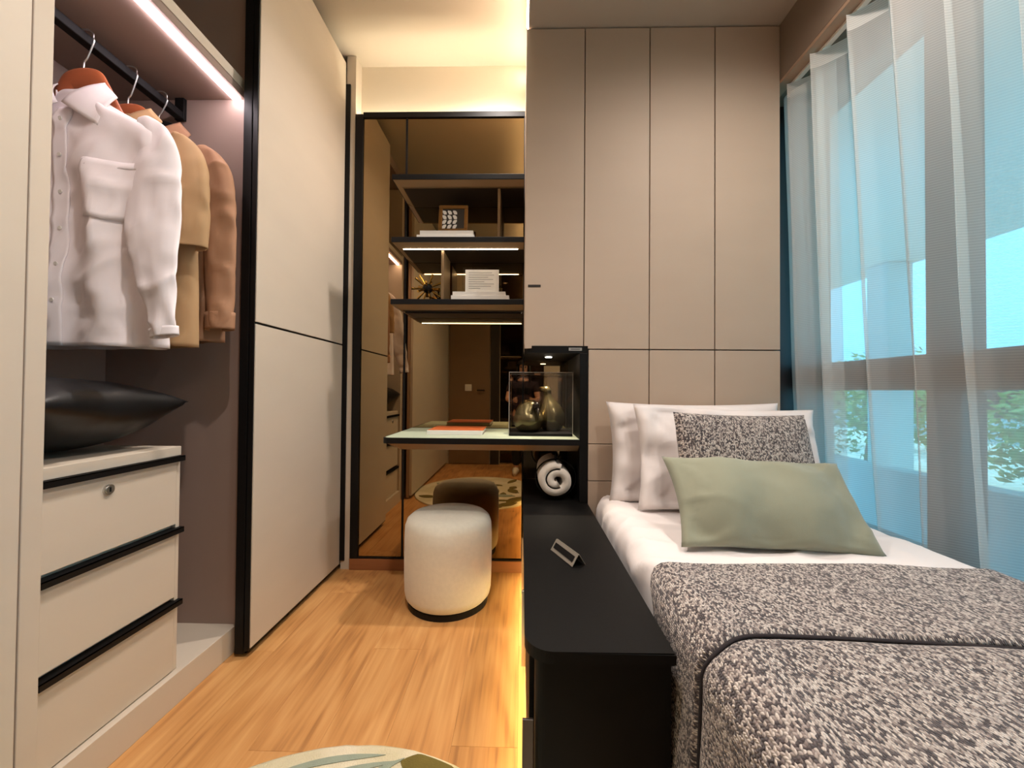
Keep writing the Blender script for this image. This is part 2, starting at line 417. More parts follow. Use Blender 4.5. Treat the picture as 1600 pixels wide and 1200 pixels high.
# wall behind the camera (seen in the mirror)
wf = struct('wall_front')
bx('wall_plaster', M_wall, wf, -1.75, 1.5, RY-.1, RY-.03, 0, CEIL, 0)
bx('dark_upright', M_dark, wf, -0.42, -0.30, RY-.03, RY+.02, 0, 2.6, 0.002)
sm = bx('smoked_mirror', mat('smoked_glass', (60, 50, 40), 0.03, metal=0.9, var=0.02), wf, -0.29, 0.30, RY-.03, RY-.01, 0.02, 2.6, 0.001)
dr = struct('door_1')
bx('door_leaf', M_door, dr, -0.98, -0.43, RY-.03, RY+.012, 0.01, 2.3, 0.002)
loft_pts = [(-0.50, RY+.012, 1.0), (-0.50, RY+.05, 1.0), (-0.60, RY+.05, 1.0)]
build('door_handle', loft(bmesh.new(), loft_pts, [.009, .009, .009], 10), M_black, dr)
sw = thing('light_switch', 'square cream light switch plate beside the door', 'switch', (-0.72, RY+.012, 1.03))
bx('plate', M_white, sw, -0.765, -0.675, RY+.013, RY+.022, 0.99, 1.08, 0.002)
bx('rocker', M_white, sw, -0.74, -0.70, RY+.022, RY+.027, 1.015, 1.055, 0.001)

# ================================================================== LED COVES AND DOWNLIGHTS
o = bx('cove_light_strip', M_led_warm, None, -0.94, 0.005, 2.192, 2.206, 2.500, 2.508, 0); tag(o, 'warm light strip hidden behind the top of the tall mirror', 'led strip')
o = bx('cove_light_strip', M_led_cove, None, 0.012, 0.0185, RY, 2.2, 2.80, 2.815, 0); tag(o, 'warm light strip running along the raised ceiling edge', 'led strip')

def downlight(x, y, z, power, label, spread=2.2, col=SOFT, size=0.03):
    t = thing('ceiling_downlight', label, 'downlight', (x, y, z))
    bm = bmesh.new(); n = 24
    prof = [(0.034, -0.004), (0.050, -0.004), (0.050, 0.0), (0.034, 0.012)]
    rg = [[bm.verts.new((x+r*math.cos(2*PI*k/n), y+r*math.sin(2*PI*k/n), z+h)) for k in range(n)] for r, h in prof]
    for i in range(4):
        for k in range(n): bm.faces.new((rg[i][k], rg[i][(k+1) % n], rg[(i+1) % 4][(k+1) % n], rg[(i+1) % 4][k]))
    build('trim_ring', bm, M_white, t)
    build('lens', disc(bmesh.new(), (x, y, z-.001), .034, (0, 0, 1), 24, .003), M_lamp, t)
    ld = bpy.data.lights.new('downlight_beam', 'SPOT'); ld.energy = power; ld.color = col; ld.spot_size = spread; ld.spot_blend = 1.0; ld.shadow_soft_size = size
    lo = bpy.data.objects.new('downlight_beam', ld); C.objects.link(lo); lo.parent = t; lo.location = (0, 0, -0.02)
    return t
downlight(0.80, 0.96, BCEIL, 44, 'recessed downlight over the pillows end of the bed beside the curtain', 2.95)
downlight(0.80, 0.25, BCEIL, 44, 'recessed downlight over the foot of the bed', 2.95)
downlight(-0.14, 1.79, CEIL, 95, 'recessed downlight over the round stool', 2.5)
downlight(-0.30, 0.55, CEIL, 95, 'recessed downlight over the leaf patterned rug', 1.9)

# ================================================================== WARDROBE
wd = thing('wardrobe', 'open built-in wardrobe with cream sliding door and lit hanging bay', 'wardrobe', (-1.35, 1.2, 0))
bx('back_panel', M_taupe, wd, -1.655, -1.615, 0.80, 2.14, 0.0, 2.80, 0)
bx('side_panel', M_taupe, wd, -1.615, WX+.02, FY, FY+.022, 0.10, 2.80, 0.001)
bx('side_panel', M_panel, wd, -1.615, WX, 0.820, 0.858, 0.0, 2.80, 0.002)
bx('plinth', M_panel, wd, -1.615, WX, 0.858, 2.14, 0.0, 0.10, 0.002)
bx('top_panel', M_taupe, wd, -1.655, -1.06, 0.80, 2.14, 2.80, 2.88, 0.001)
ts = bx('shelf', M_taupe, wd, -1.614, WX+.0, 0.859, FY-.001, 2.122, 2.188, 0.001)
bx('edge_band', M_panel, ts, WX, WX+.002, 0.859, FY-.001, 2.150, 2.188, 0)
bx('light_strip', M_led_pink, wd, -1.122, -1.104, 0.87, FY-.004, 2.114, 2.122, 0)
rl = bx('hanging_rail', M_black, wd, -1.345, -1.315, 0.859, FY-.001, 2.038, 2.066, 0.003)
bx('rail_bracket', M_black, rl, -1.348, -1.312, FY-.016, FY-.001, 2.036, 2.121, 0.002)
bx('end_panel', M_taupe, wd, -1.615, -1.06, 2.13, 2.15, 0.0, 2.80, 0.001)
# far sliding door
dX = -1.0
sd = bx('sliding_door', M_black, wd, dX-.022, dX-.004, 1.430, 2.140, 0.026, 2.838, 0.001)
bx('door_panel', M_panel, sd, dX-.006, dX, 1.434, 2.137, 1.252, 2.835, 0.0012)
bx('door_panel', M_panel, sd, dX-.006, dX, 1.434, 2.137, 0.034, 1.243, 0.0012)
bx('pull_profile', M_black, sd, dX-.060, dX-.027, 1.432, 1.452, 0.012, 2.80, 0.002)
bx('edge_profile', M_black, sd, dX-.02, dX+.024, 2.1405, 2.1475, 0.05, 2.72, 0.001)
bx('bottom_track', M_black, wd, -1.075, -1.03, 1.455, 2.14, 0.0, 0.014, 0.001)
# near door
nd = bx('sliding_door', M_panel, wd, dX-.024, dX, RY, 0.757, 0.03, 2.84, 0.002)
bx('pull_profile', M_track, nd, dX-.05, dX-.026, 0.74, 0.765, 0.012, 2.80, 0.002)
bx('back_panel', M_taupe, wd, -1.655, -1.09, RY, 0.82, 0, 2.80, 0)

# drawer unit
du = thing('drawer_unit', 'cream three drawer chest with black edge pulls inside the wardrobe', 'drawers', (-1.35, 1.05, 0.10))
bx('body', M_panel, du, -1.60, -1.118, 0.862, 1.235, 0.101, 0.782, 0.001)
bx('top', M_panel, du, -1.605, -1.100, 0.861, 1.236, 0.783, 0.812, 0.0015)
bx('side_edge', M_panel, du, -1.118, -1.102, 1.222, 1.235, 0.101, 0.782, 0.001)
for k, (z0, z1) in enumerate(((0.566, 0.770), (0.335, 0.541), (0.104, 0.310))):
    d = bx('drawer', M_panel, du, -1.117, -1.099, 0.864, 1.219, z0, z1, 0.001)
    pl = build('pull', box(box(bmesh.new(), -1.117, -1.086, 0.864, 1.236, z1+.010, z1+.0125, 0), -1.0885, -1.086, 0.864, 1.236, z1-.004, z1+.0125, 0), M_black, d)
    if k == 0:
        lk = build('lock', disc(disc(bmesh.new(), (-1.097, 1.013, .728), .0135, (1, 0, 0), 24, .006), (-1.0935, 1.013, .728), .010, (1, 0, 0), 20, .003), M_chrome, d)
        bx('key_slot', M_black, d, -1.0925, -1.0913, 1.011, 1.015, .722, .734, 0)

# ------------------------------------------------------------------ pillows
def pillow_mesh(wd_, ht, th, seed, pinch=0.09, wr=0.006, nu=44, nv=36, po=0.42, sag=0.0):
    """local: width X, height Z (0..ht), thickness Y"""
    bm = bmesh.new(); uvl = bm.loops.layers.uv.verify()
    def pos(u, v, s):
        uu, vv = 2*u-1, 2*v-1
        x = wd_/2*uu*(1-pinch*(1-vv*vv)*abs(uu)**3)
        z = ht/2*vv*(1-pinch*(1-uu*uu)*abs(vv)**3)
        e = max(0.0, (1-uu*uu)*(1-vv*vv))
        prof = e**po
        y = s*th/2*prof
        k = min(1, e*6)
        # radiating wrinkles from corners + soft dents
        wq = nz(x*9+seed, z*3.2, s*1.7+seed)+0.6*nz(x*4+z*9, z*5-x*6, seed*2.1)
        y += s*wr*wq*k*(1.4-prof)
        for ca, cz in ((-1, -1), (1, -1), (-1, 1), (1, 1)):
            dx, dz = x-ca*wd_*.5, z-cz*ht*.5; rr = math.hypot(dx, dz); ph_ = math.atan2(dz, dx)
            y += s*wr*0.30*math.exp(-rr/0.13)*min(1, rr/.04)*(rdg(ph_*2.6+ca, rr*5, seed+cz+s)-.3)*k
        y += s*wr*0.28*(rdg(x*5.5+z*2+seed, z*9-x*3, s+seed)-.35)*k*(1.2-prof)
        y += 0.012*nz(x*3, z*3, seed+9)*k
        z2 = z - sag*(1-vv)*0.0
        return Vector((x, y, z2+ht/2))
    R = {}
    for s in (-1, 1):
        for j in range(nv+1):
            for i in range(nu+1):
                edge = i in (0, nu) or j in (0, nv)
                if edge and s == 1: R[(s, i, j)] = R[(-1, i, j)]
                else: R[(s, i, j)] = bm.verts.new(pos(i/nu, j/nv, s))
    for s in (-1, 1):
        for j in range(nv):
            for i in range(nu):
                q = [(i, j), (i+1, j), (i+1, j+1), (i, j+1)]
                if s == 1: q = q[::-1]
                f = bm.faces.new([R[(s, a, b)] for a, b in q])
                for lp, (a, b) in zip(f.loops, q): lp[uvl].uv = (a/nu*wd_, b/nv*ht)
    return bm
def pillow(name, label, m, loc, rot, size, seed, **kw):
    bm = pillow_mesh(*size, seed, **kw)
    me = bpy.data.meshes.new(name)
    bmesh.ops.recalc_face_normals(bm, faces=bm.faces); bm.to_mesh(me); bm.free()
    for pl in me.polygons: pl.use_smooth = True
    me.materials.append(m)
    o = bpy.data.objects.new(name, me); C.objects.link(o); o.location = loc; o.rotation_euler = rot
    LOC[o.name] = Vector((0, 0, 0))
    return tag(o, label, 'pillow')

# ================================================================== BED
BX0, BX1, BZ = 0.318, 1.190, 0.562
bed = thing('bed', 'single bed with white fitted sheet beside the black cabinet', 'bed', (0.75, 0.7, 0))
bx('bed_base', M_dark, bed, 0.335, 1.19, -0.40, 1.68, 0.03, 0.30, 0.01)
def mattress_fn(s, t, lift=0.0, y0=-0.42, y1=1.685, zb=0.28, pad=0.0):
    """s across (0 left bottom .. 1 right bottom), t along"""
    r = 0.055
    side = BZ-zb-r; arc = r*PI/2; top = (BX1-BX0)-2*r
    tot = 2*side+2*arc+top; d = s*tot
    if d < side: x, z, nx, nzv = BX0, zb+d, -1, 0
    elif d < side+arc:
        a = (d-side)/r; x, z = BX0+r-r*math.cos(a), BZ-r+r*math.sin(a); nx, nzv = -math.cos(a), math.sin(a)
    elif d < side+arc+top: x, z = BX0+r+(d-side-arc), BZ; nx, nzv = 0, 1
    elif d < side+2*arc+top:
        a = (d-side-arc-top)/r; x, z = BX1-r+r*math.sin(a), BZ-r+r*math.cos(a); nx, nzv = math.sin(a), math.cos(a)
    else: x, z, nx, nzv = BX1, BZ-r-(d-side-2*arc-top), 1, 0
    y = y0+(y1-y0)*t
    return x+nx*pad, y, z+nzv*pad, nx, nzv, d
bm = bmesh.new()
def sheet_pt(s, t):
    x, y, z, nx, nn, d = mattress_fn(s, t)
    q = 0.0035*nz(x*6+y*3, y*11-x*4, z*6)+0.004*nz(x*2.2, y*3, 4.0)
    edge = math.exp(-((x-BX0)/0.09)**2)
    q += 0.005*edge*nz(y*16+x*10, x*4, z*5)+0.002*edge*nz(y*34+x*22, z*9, 2)
    q += 0.011*edge*(rdg(y*8+x*6, x*3+z*4, 3.3)-.3)+0.009*(rdg(x*3.2+y*1.5, y*6.5-x*1.2, 8.1)-.3)*(1 if nn > .5 else .6)
    if y > 1.63: k = (y-1.63)/0.055; z -= 0.05*k*k*(1 if nn > .3 else .2); x += 0.02*k*k*(-nx)
    return Vector((x+nx*q, y, z+nn*q))
grid(bm, 110, 170, sheet_pt)
build('fitted_sheet', bm, M_sheet, bed, True)
bx('mattress', M_white, bed, BX0+.02, BX1-.02, -0.40, 1.66, 0.29, BZ-.03, 0.03)

# knitted blanket in two panels that meet at a dark seam
kb = thing('knitted_blanket', 'chunky grey marled knit blanket covering the lower bed', 'blanket', (0.75, 0.3, 0.3))
def blanket(t0, t1, seam_in):
    bm = bmesh.new()
    y_seam = 0.685
    def P(s, t, pad0=0.014):
        x, y, z, nx, nn, d = mattress_fn(s, t, zb=0.10, pad=pad0, y0=t0, y1=t1)
        flare = max(0, (0.50-z))*(-0.03) if nx < -0.5 else 0
        x += flare
        if t1 > 0.9:                        # head edge drifts a little
            hd = 0.02*nz(x*3, 2, 3)-0.012*(x-0.3)+.012
            y += hd*t - 0.10*math.exp(-((x-0.29)/0.05)**2)*t*max(0, min(1, (0.57-z)/0.06))
        sx = y_seam+0.018*math.sin(x*4)-0.03*math.exp(-((x-0.33)/0.05)**2)
        pad = 0.008*nz(x*5, y*5, z*5)
        # roll down at seam
        e = t if seam_in == 'end' else 1-t
        dip = -0.010*max(0, (e-0.965)/0.035)**2
        pad += dip
        if seam_in == 'end': y = y+(sx-t1)*t
        else: y = y+(sx+.004-t0)*(1-t)
        return Vector((x+nx*pad, y, z+nn*pad)), d
    nv = 120 if seam_in == 'end' else 46
    grid(bm, 110, nv, lambda s, t: P(s, t)[0], lambda s, t: (P(s, t)[1], t0+(t1-t0)*t))
    return bm
def blank_obj(t0, t1, k):
    o = build('knit_panel', blanket(t0, t1, k), M_knit, kb, True); solid(o, 0.012, -1); return o
blank_obj(-0.45, 0.685, 'end'); blank_obj(0.685, 0.975, 'start')
bm = bmesh.new()
pts = []
for i in range(111):
    x, y, z, nx, nn, d = mattress_fn(i/110, .5, zb=0.10, pad=0.006)
    x += max(0, (0.50-z))*(-0.03) if nx < -0.5 else 0
    sx = 0.685+0.018*math.sin(x*4)-0.03*math.exp(-((x-0.33)/0.05)**2)
    pts.append((x, sx+.002, z))
loft(bm, pts, [.0035]*len(pts), 8); build('seam', bm, mat('dark_yarn', (44, 38, 40), 1.0, var=.3, vs=200), kb, True)

pillow('bed_pillow', 'white cotton pillow leaning directly against the panelled wall', M_sheet, (0.700, 1.555, 0.556), (-math.radians(8), 0, math.radians(0)), (0.70, 0.405, 0.125), 1.3, wr=.055, pinch=.06)
pillow('bed_pillow', 'white cotton pillow between the wall pillow and the knitted cushion', M_sheet, (0.775, 1.43, 0.560), (-math.radians(14), math.radians(1.5), math.radians(1)), (0.70, 0.395, 0.14), 5.1, wr=.058, pinch=.06)
pillow('knitted_cushion', 'grey marled knitted square cushion in front of white pillows', M_knit, (0.757, 1.275, 0.556), (-math.radians(15), math.radians(1), math.radians(2)), (0.462, 0.383, 0.14), 2.2, wr=.004, pinch=.04, po=.36)
pillow('lumbar_cushion', 'plain sage green rectangular cushion leaning on the knitted cushion', M_sage, (0.715, 1.075, 0.566), (-math.radians(40), math.radians(1.5), math.radians(-1.5)), (0.545, 0.285, 0.13), 7.7, wr=.032, pinch=.07)

# ================================================================== CURTAIN AND TRACK
tk = thing('curtain_track', 'slim white curtain track under the window bulkhead', 'curtain track', (1.17, 0.5, 2.34))
bx('rail', M_white, tk, 1.163, 1.183, RY+.05, 1.70, 2.340, 2.351, 0.001)
cu = thing('sheer_curtain', 'floor length white sheer curtain with wave folds at the window', 'curtain', (1.2, 0.5, 0.04))
WL = 0.158
def curt(s, t, z0, z1):
    z = z0+(z1-z0)*t
    low = max(0.0, min(1.0, (2.34-z)/1.8))
    yb = 1.675-2.55*s
    ph = 2*PI*yb/WL
    amp = 0.054*(1+0.25*math.sin(yb*7.3+1.2)) + 0.006*low*nz(yb*6, z*1.5, 3)
    drift = 0.022*low*nz(yb*4.5, z*0.8, 1.7)
    y = yb+0.013*math.sin(2*ph+.4)*(1-.3*low)+drift+0.10*low*max(0, (yb-1.45)/.225)
    x = 1.178+0.104*low+amp*math.sin(ph+0.8*low*nz(yb*2, z, 7))+0.008*low*nz(yb*9, z*2, 5)
    return Vector((x, y, z))
bm = bmesh.new(); grid(bm, 520, 36, lambda s, t: curt(s, t, 0.04, 2.28), lambda s, t: (s*2.55, 0.04+2.24*t)); build('voile', bm, M_sheer, cu, True)
def ret(s_, t, z0=0.04, z1=2.30):
    p = curt(0.0, t*(z1-z0)/2.24, 0.04, 2.28); q = s_*0.26
    return Vector((p.x+0.03+0.035*math.sin(q*48+.5)+.03*s_, p.y-.01+0.07*math.sin(PI*min(1, s_*2.2))-0.20*max(0, s_-.2), p.z))
bm = bmesh.new(); grid(bm, 60, 30, ret, lambda s_, t: (s_*.26, .04+2.26*t)); build('return_fold', bm, M_sheer, cu, True)
bm = bmesh.new(); grid(bm, 520, 4, lambda s, t: curt(s, t, 2.28, 2.338), lambda s, t: (s*2.55, 2.28+.058*t)); build('heading_tape', bm, M_sheer_head, cu, True)

# ================================================================== BEDSIDE CABINET AND NICHE
cb = thing('bedside_cabinet', 'long low black cabinet with rounded corner beside the bed', 'cabinet', (0.15, 1.3, 0))
bm = prism(bmesh.new(), round_rect(0.010, 0.290, 0.729, 2.148, 0.055, (1, 0, 0, 0), 10), 0.492, 0.515)
tope = [e for e in bm.edges if abs(e.verts[0].co.z-e.verts[1].co.z) < 1e-6]
bmesh.ops.bevel(bm, geom=tope, offset=0.0025, segments=2, affect='EDGES')
build('top', bm, M_blackwood, cb)
bm = prism(bmesh.new(), round_rect(0.030, 0.289, 0.752, 2.14, 0.02, (1, 0, 0, 0), 6), 0.07, 0.491)
build('body', bm, M_blackwood, cb)
bx('plinth', M_black, cb, 0.13, 0.285, 0.82, 2.13, 0.0, 0.07, 0)
for k in range(3):
    y0 = 0.80+k*0.445
    d = bx('door', M_blackwood, cb, 0.020, 0.030, y0, y0+.441, 0.075, 0.485, 0.001)
    bx('handle', M_grey if False else M_chrome, d, 0.006, 0.020, y0+.004, y0+.012, 0.12, 0.36, 0.001) if k else None
bx('corner_handle', mat('brushed_bronze', (92, 84, 80), 0.35, metal=0.8, var=0.1), cb, 0.0065, 0.028, 0.757, 0.763, 0.02, 0.365, 0.001)
bx('light_strip', M_led_base, cb, 0.040, 0.052, 0.80, 2.10, 0.062, 0.0695, 0)

ni = thing('niche_unit', 'black open display niche standing on the bedside cabinet', 'niche', (0.15, 1.92, 0.515))
bm = prism(bmesh.new(), round_rect(0.012, 0.288, PY-.004, 2.148, 0.05, (1, 0, 0, 0), 10), 1.166, 1.197); build('top', bm, M_blackwood, ni)
bx('side_panel', M_blackwood, ni, 0.254, 0.2885, PY-.004, 2.148, 0.516, 1.166, 0.002)
bx('mirror_back', M_mirror, ni, 0.0125, 0.2535, 2.1405, 2.148, 0.517, 1.165, 0)
lb = bx('sticker', M_grey, ni, 0.205, 0.262, PY-.0052, PY-.0042, 1.176, 1.189, 0)
bx('sticker_print', M_dark, lb, 0.213, 0.254, PY-.0056, PY-.0052, 1.181, 1.184, 0)
build('spot_lens', disc(bmesh.new(), (0.131, 1.90, 1.1645), .016, (0, 0, 1), 20, .003), emit('spot_lens', (1, .92, .78), 14), ni)
ld = bpy.data.lights.new('niche_beam', 'SPOT'); ld.energy = 11; ld.color = WARM; ld.spot_size = 1.7; ld.spot_blend = .6; ld.shadow_soft_size = .012
lo = bpy.data.objects.new('niche_beam', ld); C.objects.link(lo); lo.parent = ni; lo.location = (0.131-.15, 1.90-1.92, 1.158-.515)

# acrylic tent card on the cabinet
tc = thing('tent_card', 'small clear acrylic tent card on the black cabinet top', 'sign', (0.137, 1.14, 0.515))
R3 = Matrix.Rotation(math.radians(24), 4, 'Z')
def tent_face(side, name, m, inset=0.0, off=0.0):
    bm = bmesh.new()
    L, Hh, Bx = 0.062, 0.030, 0.020
    q = []
    for a, b in ((-1, 0), (1, 0), (1, 1), (-1, 1)):
        yy = a*(L-inset); tt = inset/Hh+(1-2*inset/Hh)*b
        q.append(R3 @ Vector((side*(Bx*(1-tt)+.001+off), yy, Hh*tt+.002+off)) + Vector((0.137, 1.14, 0.515)))
    bm.faces.new([bm.verts.new(v) for v in q])
    o = build(name, bm, m, tc); solid(o, 0.0016 if not inset else .0004, 0); return o
M_acr2 = mat('frosted_acrylic', (128, 120, 108), 0.25, var=0.05)
tent_face(-1, 'front_leaf', M_acr2); tent_face(1, 'rear_leaf', M_acr2); tent_face(-1, 'print', M_black, 0.008, .0014)

# rolled fleece blanket in the niche
rb = thing('rolled_blanket', 'rolled ivory fleece blanket with dark strap in the niche', 'blanket', (0.158, 1.85, 0.516))
bm = bmesh.new()
cxr, czr = 0.158, 0.516+0.089
N = 120; turns = 1.62; sec = []
for i in range(N+1):
    a = i/N; th = turns*2*PI*a+1.1
    r = 0.020+0.047*a
    hw = 0.0205
    c, s_ = math.cos(-th), math.sin(-th)
    sec.append(((r+hw*(0.9 if i < N-3 else .4))*c, (r+hw*(0.9 if i < N-3 else .4))*s_, (r-hw)*c, (r-hw)*s_))
ny = 14
vv = []
for j in range(ny+1):
    y = 1.715+0.26*j/ny
    e = 1-0.10*(1-min(1, j/1.5))-0.10*(1-min(1, (ny-j)/1.5))
    row = []
    for i, (ax, az, bx_, bz) in enumerate(sec):
        w1 = 1+0.05*nz(ax*20, az*20, y*6)
        mx_, mz_ = (ax+bx_)/2, (az+bz)/2
        row.append((bm.verts.new((cxr+(mx_+(ax-mx_)*e)*w1*1.06, y, czr+(mz_+(az-mz_)*e)*w1*.98)), bm.verts.new((cxr+(mx_+(bx_-mx_)*e)*1.06, y, czr+(mz_+(bz-mz_)*e)*.98))))
    vv.append(row)
for j in range(ny):
    for i in range(N):
        bm.faces.new((vv[j][i][0], vv[j][i+1][0], vv[j+1][i+1][0], vv[j+1][i][0]))
        bm.faces.new((vv[j][i][1], vv[j+1][i][1], vv[j+1][i+1][1], vv[j][i+1][1]))
    for i in (0, N): bm.faces.new((vv[j][i][0], vv[j+1][i][0], vv[j+1][i][1], vv[j][i][1]))
for j in (0, ny):
    for i in range(N): bm.faces.new((vv[j][i][0], vv[j][i][1], vv[j][i+1][1], vv[j][i+1][0]))
build('roll', bm, M_fleece, rb, True)
bm = bmesh.new()
loft(bm, [(cxr+.0865*1.06*math.cos(a), 1.775, czr+.0855*math.sin(a)) for a in [2*PI*k/48 for k in range(49)]], [(.003, .008)]*49, 8, False)
build('strap', bm, M_black, rb, True)
bm = bmesh.new(); loft(bm, [(cxr-.005, 1.755, czr+.088), (cxr, 1.775, czr+.093), (cxr+.004, 1.85, czr+.092)], [(.018, .003), (.02, .005), (.018, .003)], 10); build('strap_tab', bm, M_black, rb, True)

# ================================================================== MIRROR WALL, DESK, SHELVES
mi = thing('wall_mirror', 'tall bronze tinted wall mirror framed in black', 'mirror', (-0.45, MY, 0.064))
bx('backing', M_black, mi, -0.946, 0.009, MY+.004, 2.172, 0.064, 2.548, 0)
bx('frame', M_black, mi, -0.946, -0.902, MY-.012, MY+.004, 0.064, 2.548, 0.001)
bx('frame', M_black, mi, -0.902, 0.009, MY-.010, MY+.004, 2.530, 2.560, 0.001)
bx('frame', M_black, mi, -0.902, 0.009, MY-.010, MY+.004, 0.064, 0.071, 0.001)
bx('frame', M_black, mi, 0.004, 0.010, MY-.010, MY+.004, 0.071, 2.530, 0.001)
bx('pane', M_mirror, mi, -0.902, -0.662, MY-.001, MY+.004, 0.071, 2.530, 0)
bx('pane', M_mirror, mi, -0.650, 0.004, MY-.001, MY+.004, 0.071, 2.530, 0)
bx('seam_strip', M_black, mi, -0.662, -0.650, MY-.003, MY+.004, 0.071, 2.530, 0.0005)

SX0, SX1, SY0 = -0.652, 0.006, 1.900
su = thing('shelving_unit', 'three black wall shelves with bronze undersides mounted over the mirror', 'shelves', (-0.32, 2.02, 1.40))
def shelf_board(zt, led):
    s = bx('shelf', M_black, su, SX0, SX1, SY0, MY-.002, zt-.026, zt, 0.001)
    bm = bmesh.new()
    a = [bm.verts.new(p) for p in ((SX0+.004, SY0+.004, zt-.0262), (SX1, SY0+.004, zt-.0262), (SX1, MY-.003, zt-.0262), (SX0+.004, MY-.003, zt-.0262))]
    b = [bm.verts.new(p) for p in ((SX0+.04, SY0+.035, zt-.046), (SX1, SY0+.035, zt-.046), (SX1, MY-.003, zt-.046), (SX0+.04, MY-.003, zt-.046))]
    bm.faces.new(a); bm.faces.new(b[::-1])
    for i in range(4): bm.faces.new((a[i], a[(i+1) % 4], b[(i+1) % 4], b[i]))
    build('bevelled_underside', bm, M_brasswood, s)
    bx('soffit', M_dark, s, SX0+.045, SX1-.001, SY0+.05, MY-.004, zt-.0475, zt-.0462, 0)
    if led == 1: bx('light_strip', M_led_shelf, s, SX0+.05, SX1-.03, SY0+.036, SY0+.042, zt-.049, zt-.0462, 0)
    if led == 2: bx('light_strip', M_led_shelf, s, SX0+.05, SX1-.01, 1.985, 1.990, zt-.0505, zt-.0476, 0); bx('light_lip', M_black, s, SX0+.05, SX1-.01, 1.9795, 1.983, zt-.055, zt-.0476, 0)
    return s
S1, S2, S3 = 2.071, 1.758, 1.449
shelf_board(S1, 0); shelf_board(S2, 1); shelf_board(S3, 2)
bx('divider', M_brasswood, su, -0.128, -0.114, 1.95, 2.12, S2+.0005, S1-.048, 0.001)
bx('divider', M_brasswood, su, -0.412, -0.398, 1.95, 2.12, S3+.0005, S2-.0505, 0.001)

dk = thing('desk', 'wall mounted desk with sage leather top and black edge', 'desk', (-0.2, 1.91, 0.74))
DX0, DX1, DY0, DZ = -0.612, 0.2535, 1.685, 0.790
bm = prism(bmesh.new(), round_rect(DX0, DX1, DY0, MY-.013, 0.035, (1, 0, 0, 0), 8), DZ-.026, DZ-.001); build('top_board', bm, M_black, dk)
bm = prism(bmesh.new(), round_rect(DX0+.008, DX1-.001, DY0+.008, MY-.014, 0.03, (1, 0, 0, 0), 8), DZ-.001, DZ); build('leather_inlay', bm, M_leather, dk)
bm = bmesh.new()
pa = round_rect(DX0+.01, DX1-.001, DY0+.006, MY-.014, 0.03, (1, 0, 0, 0), 8); pbp = round_rect(DX0+.06, DX1-.001, DY0+.05, MY-.014, 0.03, (1, 0, 0, 0), 8)
va = [bm.verts.new((x, y, DZ-.0265)) for x, y in pa]; vb = [bm.verts.new((x, y, DZ-.058)) for x, y in pbp]
bm.faces.new(va); bm.faces.new(vb[::-1])
for i in range(len(va)): bm.faces.new((va[i], va[(i+1) % len(va)], vb[(i+1) % len(va)], vb[i]))
build('bevelled_underside', bm, M_brasswood, dk)

# ------------------------------------------------------------------ things on desk and shelves
bk = thing('hardback_book', 'thick hardback book with orange cover on the desk', 'book', (-0.31, 1.92, 0.79))
bx('pages', M_white, bk, -0.437, -0.185, 1.816, 2.03, 0.7935, 0.8085, 0.0005)
bx('cover', M_grey, bk, -0.441, -0.181, 1.812, 2.034, 0.7905, 0.7933, 0.0008)
bx('cover', M_orange, bk, -0.441, -0.181, 1.812, 2.034, 0.8087, 0.8115, 0.0008)
bx('spine', M_white, bk, -0.441, -0.181, 1.809, 1.812, 0.7905, 0.8115, 0.0005)
def book(name, label, x0, x1, y0, y1, z0, z1, m=M_white):
    t = thing(name, label, 'book', ((x0+x1)/2, (y0+y1)/2, z0))
    bx('pages', M_white, t, x0+.002, x1-.002, y0+.003, y1-.002, z0+.003, z1-.003, 0.0004)
    bx('cover', m, t, x0, x1, y0, y1, z0+.0003, z0+.0028, 0.0005); bx('cover', m, t, x0, x1, y0, y1, z1-.0028, z1, 0.0005)
    bx('spine', m, t, x0, x1, y0-.0015, y0, z0+.0003, z1, 0.0005)
book('shelf_book', 'white book under the photo frame, lower of the pair', -0.535, -0.244, 1.935, 2.08, S2, S2+.024)
book('shelf_book', 'white book directly under the gold photo frame', -0.520, -0.250, 1.94, 2.075, S2+.0242, S2+.047)
book('shelf_book', 'white book under the acrylic notice, lower of the pair', -0.357, -0.066, 1.93, 2.08, S3, S3+.026)
book('shelf_book', 'white book directly under the acrylic notice', -0.350, -0.085, 1.935, 2.075, S3+.0262, S3+.046)

# photo frame with abstract print
pf = thing('photo_frame', 'gold photo frame with abstract black and white print', 'photo frame', (-0.357, 1.98, S2+.047))
TF = Matrix.Translation((-0.357, 1.965, S2+.0475)) @ Matrix.Rotation(math.radians(-8), 4, 'X')
def tf(o_bm):
    bmesh.ops.transform(o_bm, matrix=TF, verts=o_bm.verts); return o_bm
fw, fh, fb = 0.075, 0.148, 0.019
for a in ((-fw, fw, 0, fb), (-fw, fw, fh-fb, fh), (-fw, -fw+fb, fb, fh-fb), (fw-fb, fw, fb, fh-fb)):
    build('frame_side', tf(box(bmesh.new(), a[0], a[1], -.008, .008, a[2], a[3], .003)), M_gold, pf)
pr = build('print', tf(box(bmesh.new(), -fw+fb, fw-fb, -.002, .004, fb, fh-fb)), M_dark, pf)
bm = bmesh.new(); rnd = random.Random(3)
for gx in range(3):
    for gz in range(4):
        x = -fw+fb+.010+gx*.027; z = fb+.012+gz*.026
        k = rnd.choice((1, -1)); q = [(-.011, -.010), (.003, -.011), (.011, .004), (.010, .012), (-.003, .010), (-.010, .002)]
        bm.faces.new([bm.verts.new((x+k*a, -.0026, z+b)) for a, b in q])
o = build('print_shapes', tf(bm), M_white, pf); solid(o, .0005)
build('easel_back', tf(box(bmesh.new(), -.02, .02, .009, .03, .0, .10, .001)), M_black, pf)

